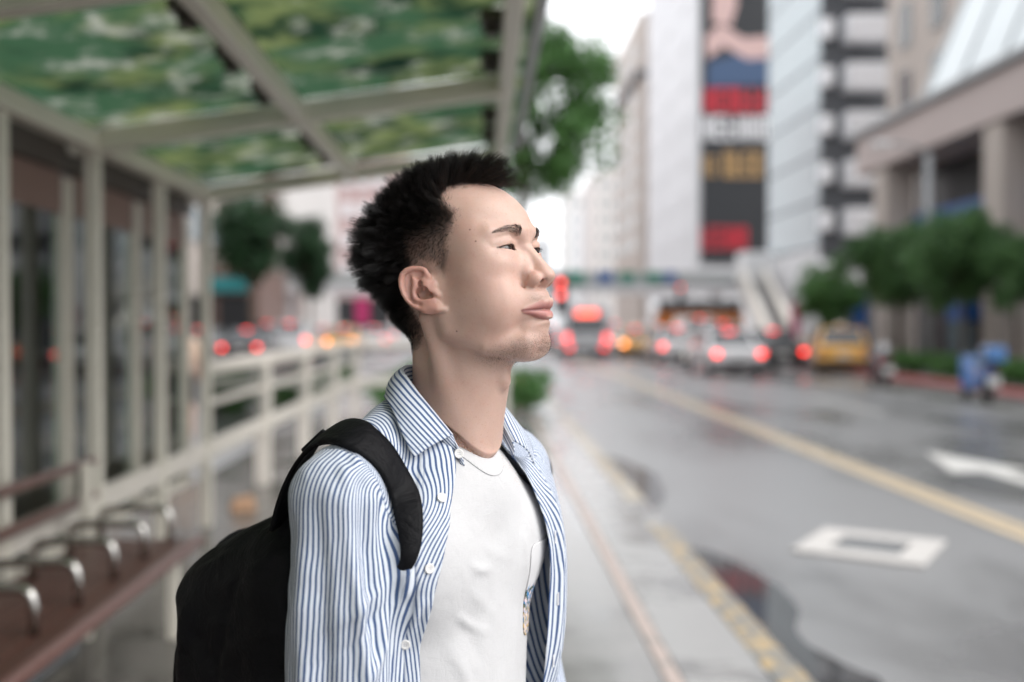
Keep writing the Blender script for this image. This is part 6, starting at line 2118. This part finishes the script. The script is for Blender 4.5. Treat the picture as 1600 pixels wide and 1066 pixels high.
bn = vnormals(bv, bq)
bv = bv + bn * (5.0 * vnoise(bv, 1 / 60.0, 51) + 2.2 * vnoise(bv, 1 / 24.0, 52) + ridges(bv, [([(146, -180, -110), (150, -230, -260), (150, -240, -420)], -4, 7), ([(150, -200, -100), (120, -300, -190), (60, -360, -260)], 5, 12), ([(150, -280, -200), (150, -320, -330)], 5, 14)]))[:, None]
bag = mesh_np('bag_body', t2w(bv) - PKI, bq, bl.m, pack)
# front panel seam piping
arc_ = [(148 * math.cos(a) * 0.86, -330 - 10 * math.sin(a), -330 + 190 * math.sin(a)) for a in np.linspace(-0.4, math.pi + 0.4, 30)]
MB().tube([Vector(t2w([p])[0] - PKI) for p in arc_], 0.003, 6).build('piping', bw_.m, pack, True)


def strap(path, width, gap, name, thick, mat, n=60, nw=7, bulge=2.0, nfree=0, widths=None):
    c_ = catmull(path, n)
    c_[:n - nfree] = drape(c_[:n - nfree], gap)
    for _ in range(4): c_[1:-1] = 0.25 * c_[:-2] + 0.5 * c_[1:-1] + 0.25 * c_[2:]
    tan = np.gradient(c_, axis=0); tan /= np.linalg.norm(tan, axis=1, keepdims=True)
    nr = np.zeros_like(c_)
    for i in range(n):
        j = np.argpartition(((sv - c_[i]) ** 2).sum(1), 60)[:60]
        nr[i] = sn[j].mean(0)
    for _ in range(8): nr[1:-1] = 0.25 * nr[:-2] + 0.5 * nr[1:-1] + 0.25 * nr[2:]
    nr -= tan * (nr * tan).sum(1, keepdims=True); nr /= np.linalg.norm(nr, axis=1, keepdims=True)
    side = np.cross(tan, nr)
    rows = []
    for w in np.linspace(-1, 1, nw):
        wd = width if widths is None else np.interp(np.linspace(0, 1, n), np.linspace(0, 1, len(widths)), widths)[:, None]
        rows.append(c_ + side * (w * wd / 2) + nr * (bulge * (1 - w * w)))
    rows = np.array(rows)
    flat = rows.copy()
    flat[:, :n - nfree] = drape(rows[:, :n - nfree].reshape(-1, 3), gap * 0.7).reshape(nw, n - nfree, 3)
    for _ in range(3): flat[:, 1:-1] = 0.25 * flat[:, :-2] + 0.5 * flat[:, 1:-1] + 0.25 * flat[:, 2:]
    o = grid_mesh(name, t2w(flat) - PKI, mat, pack, None, thick, 0)
    return o, c_, nr, side


NEAR = [(104, -160, -95), (110, -140, -48), (120, -104, -2), (134, -56, 26), (144, -18, 30), (146, 2, 24), (134, 24, 4), (119, 38, -32), (128, 56, -64), (140, 66, -92), (147, 62, -112), (146, 30, -130)]
NW = [46, 46, 46, 48, 50, 48, 42, 36, 30, 20, 10, 3]
s1, c1, n1_, sd1 = strap(NEAR, 40, 4.0, 'shoulder_strap', 0.005, bl.m, nfree=7, widths=NW)
FAR = [(-100, -150, -95), (-116, -116, -30), (-146, -62, 8), (-172, -26, 0), (-190, -10, -30), (-200, -6, -70), (-204, -8, -110), (-200, -20, -150)]
strap(FAR, 28, 1.2, 'shoulder_strap', 0.002, bl.m, bulge=0.3)
# buckle and adjuster over the shoulder blade
mb = MB()
p_ = t2w([c1[13] + n1_[13] * 4])[0] - PKI
mb.cbox((0, 0, 0), (0.034, 0.005, 0.014))
bk = mb.build('strap_adjuster', bw_.m, pack, False, 0.002)
bk.location = p_
bk.rotation_euler = Vector(d_t(n1_[13])).to_track_quat('Y', 'X').to_euler()
hd = [(-30, -136, -66), (-28, -150, -36), (0, -156, -26), (28, -150, -36), (30, -136, -66)]
MB().tube([Vector(q) for q in (t2w(catmull(hd, 14)) - PKI)], 0.007, 8).build('grab_handle', bw_.m, pack, True)
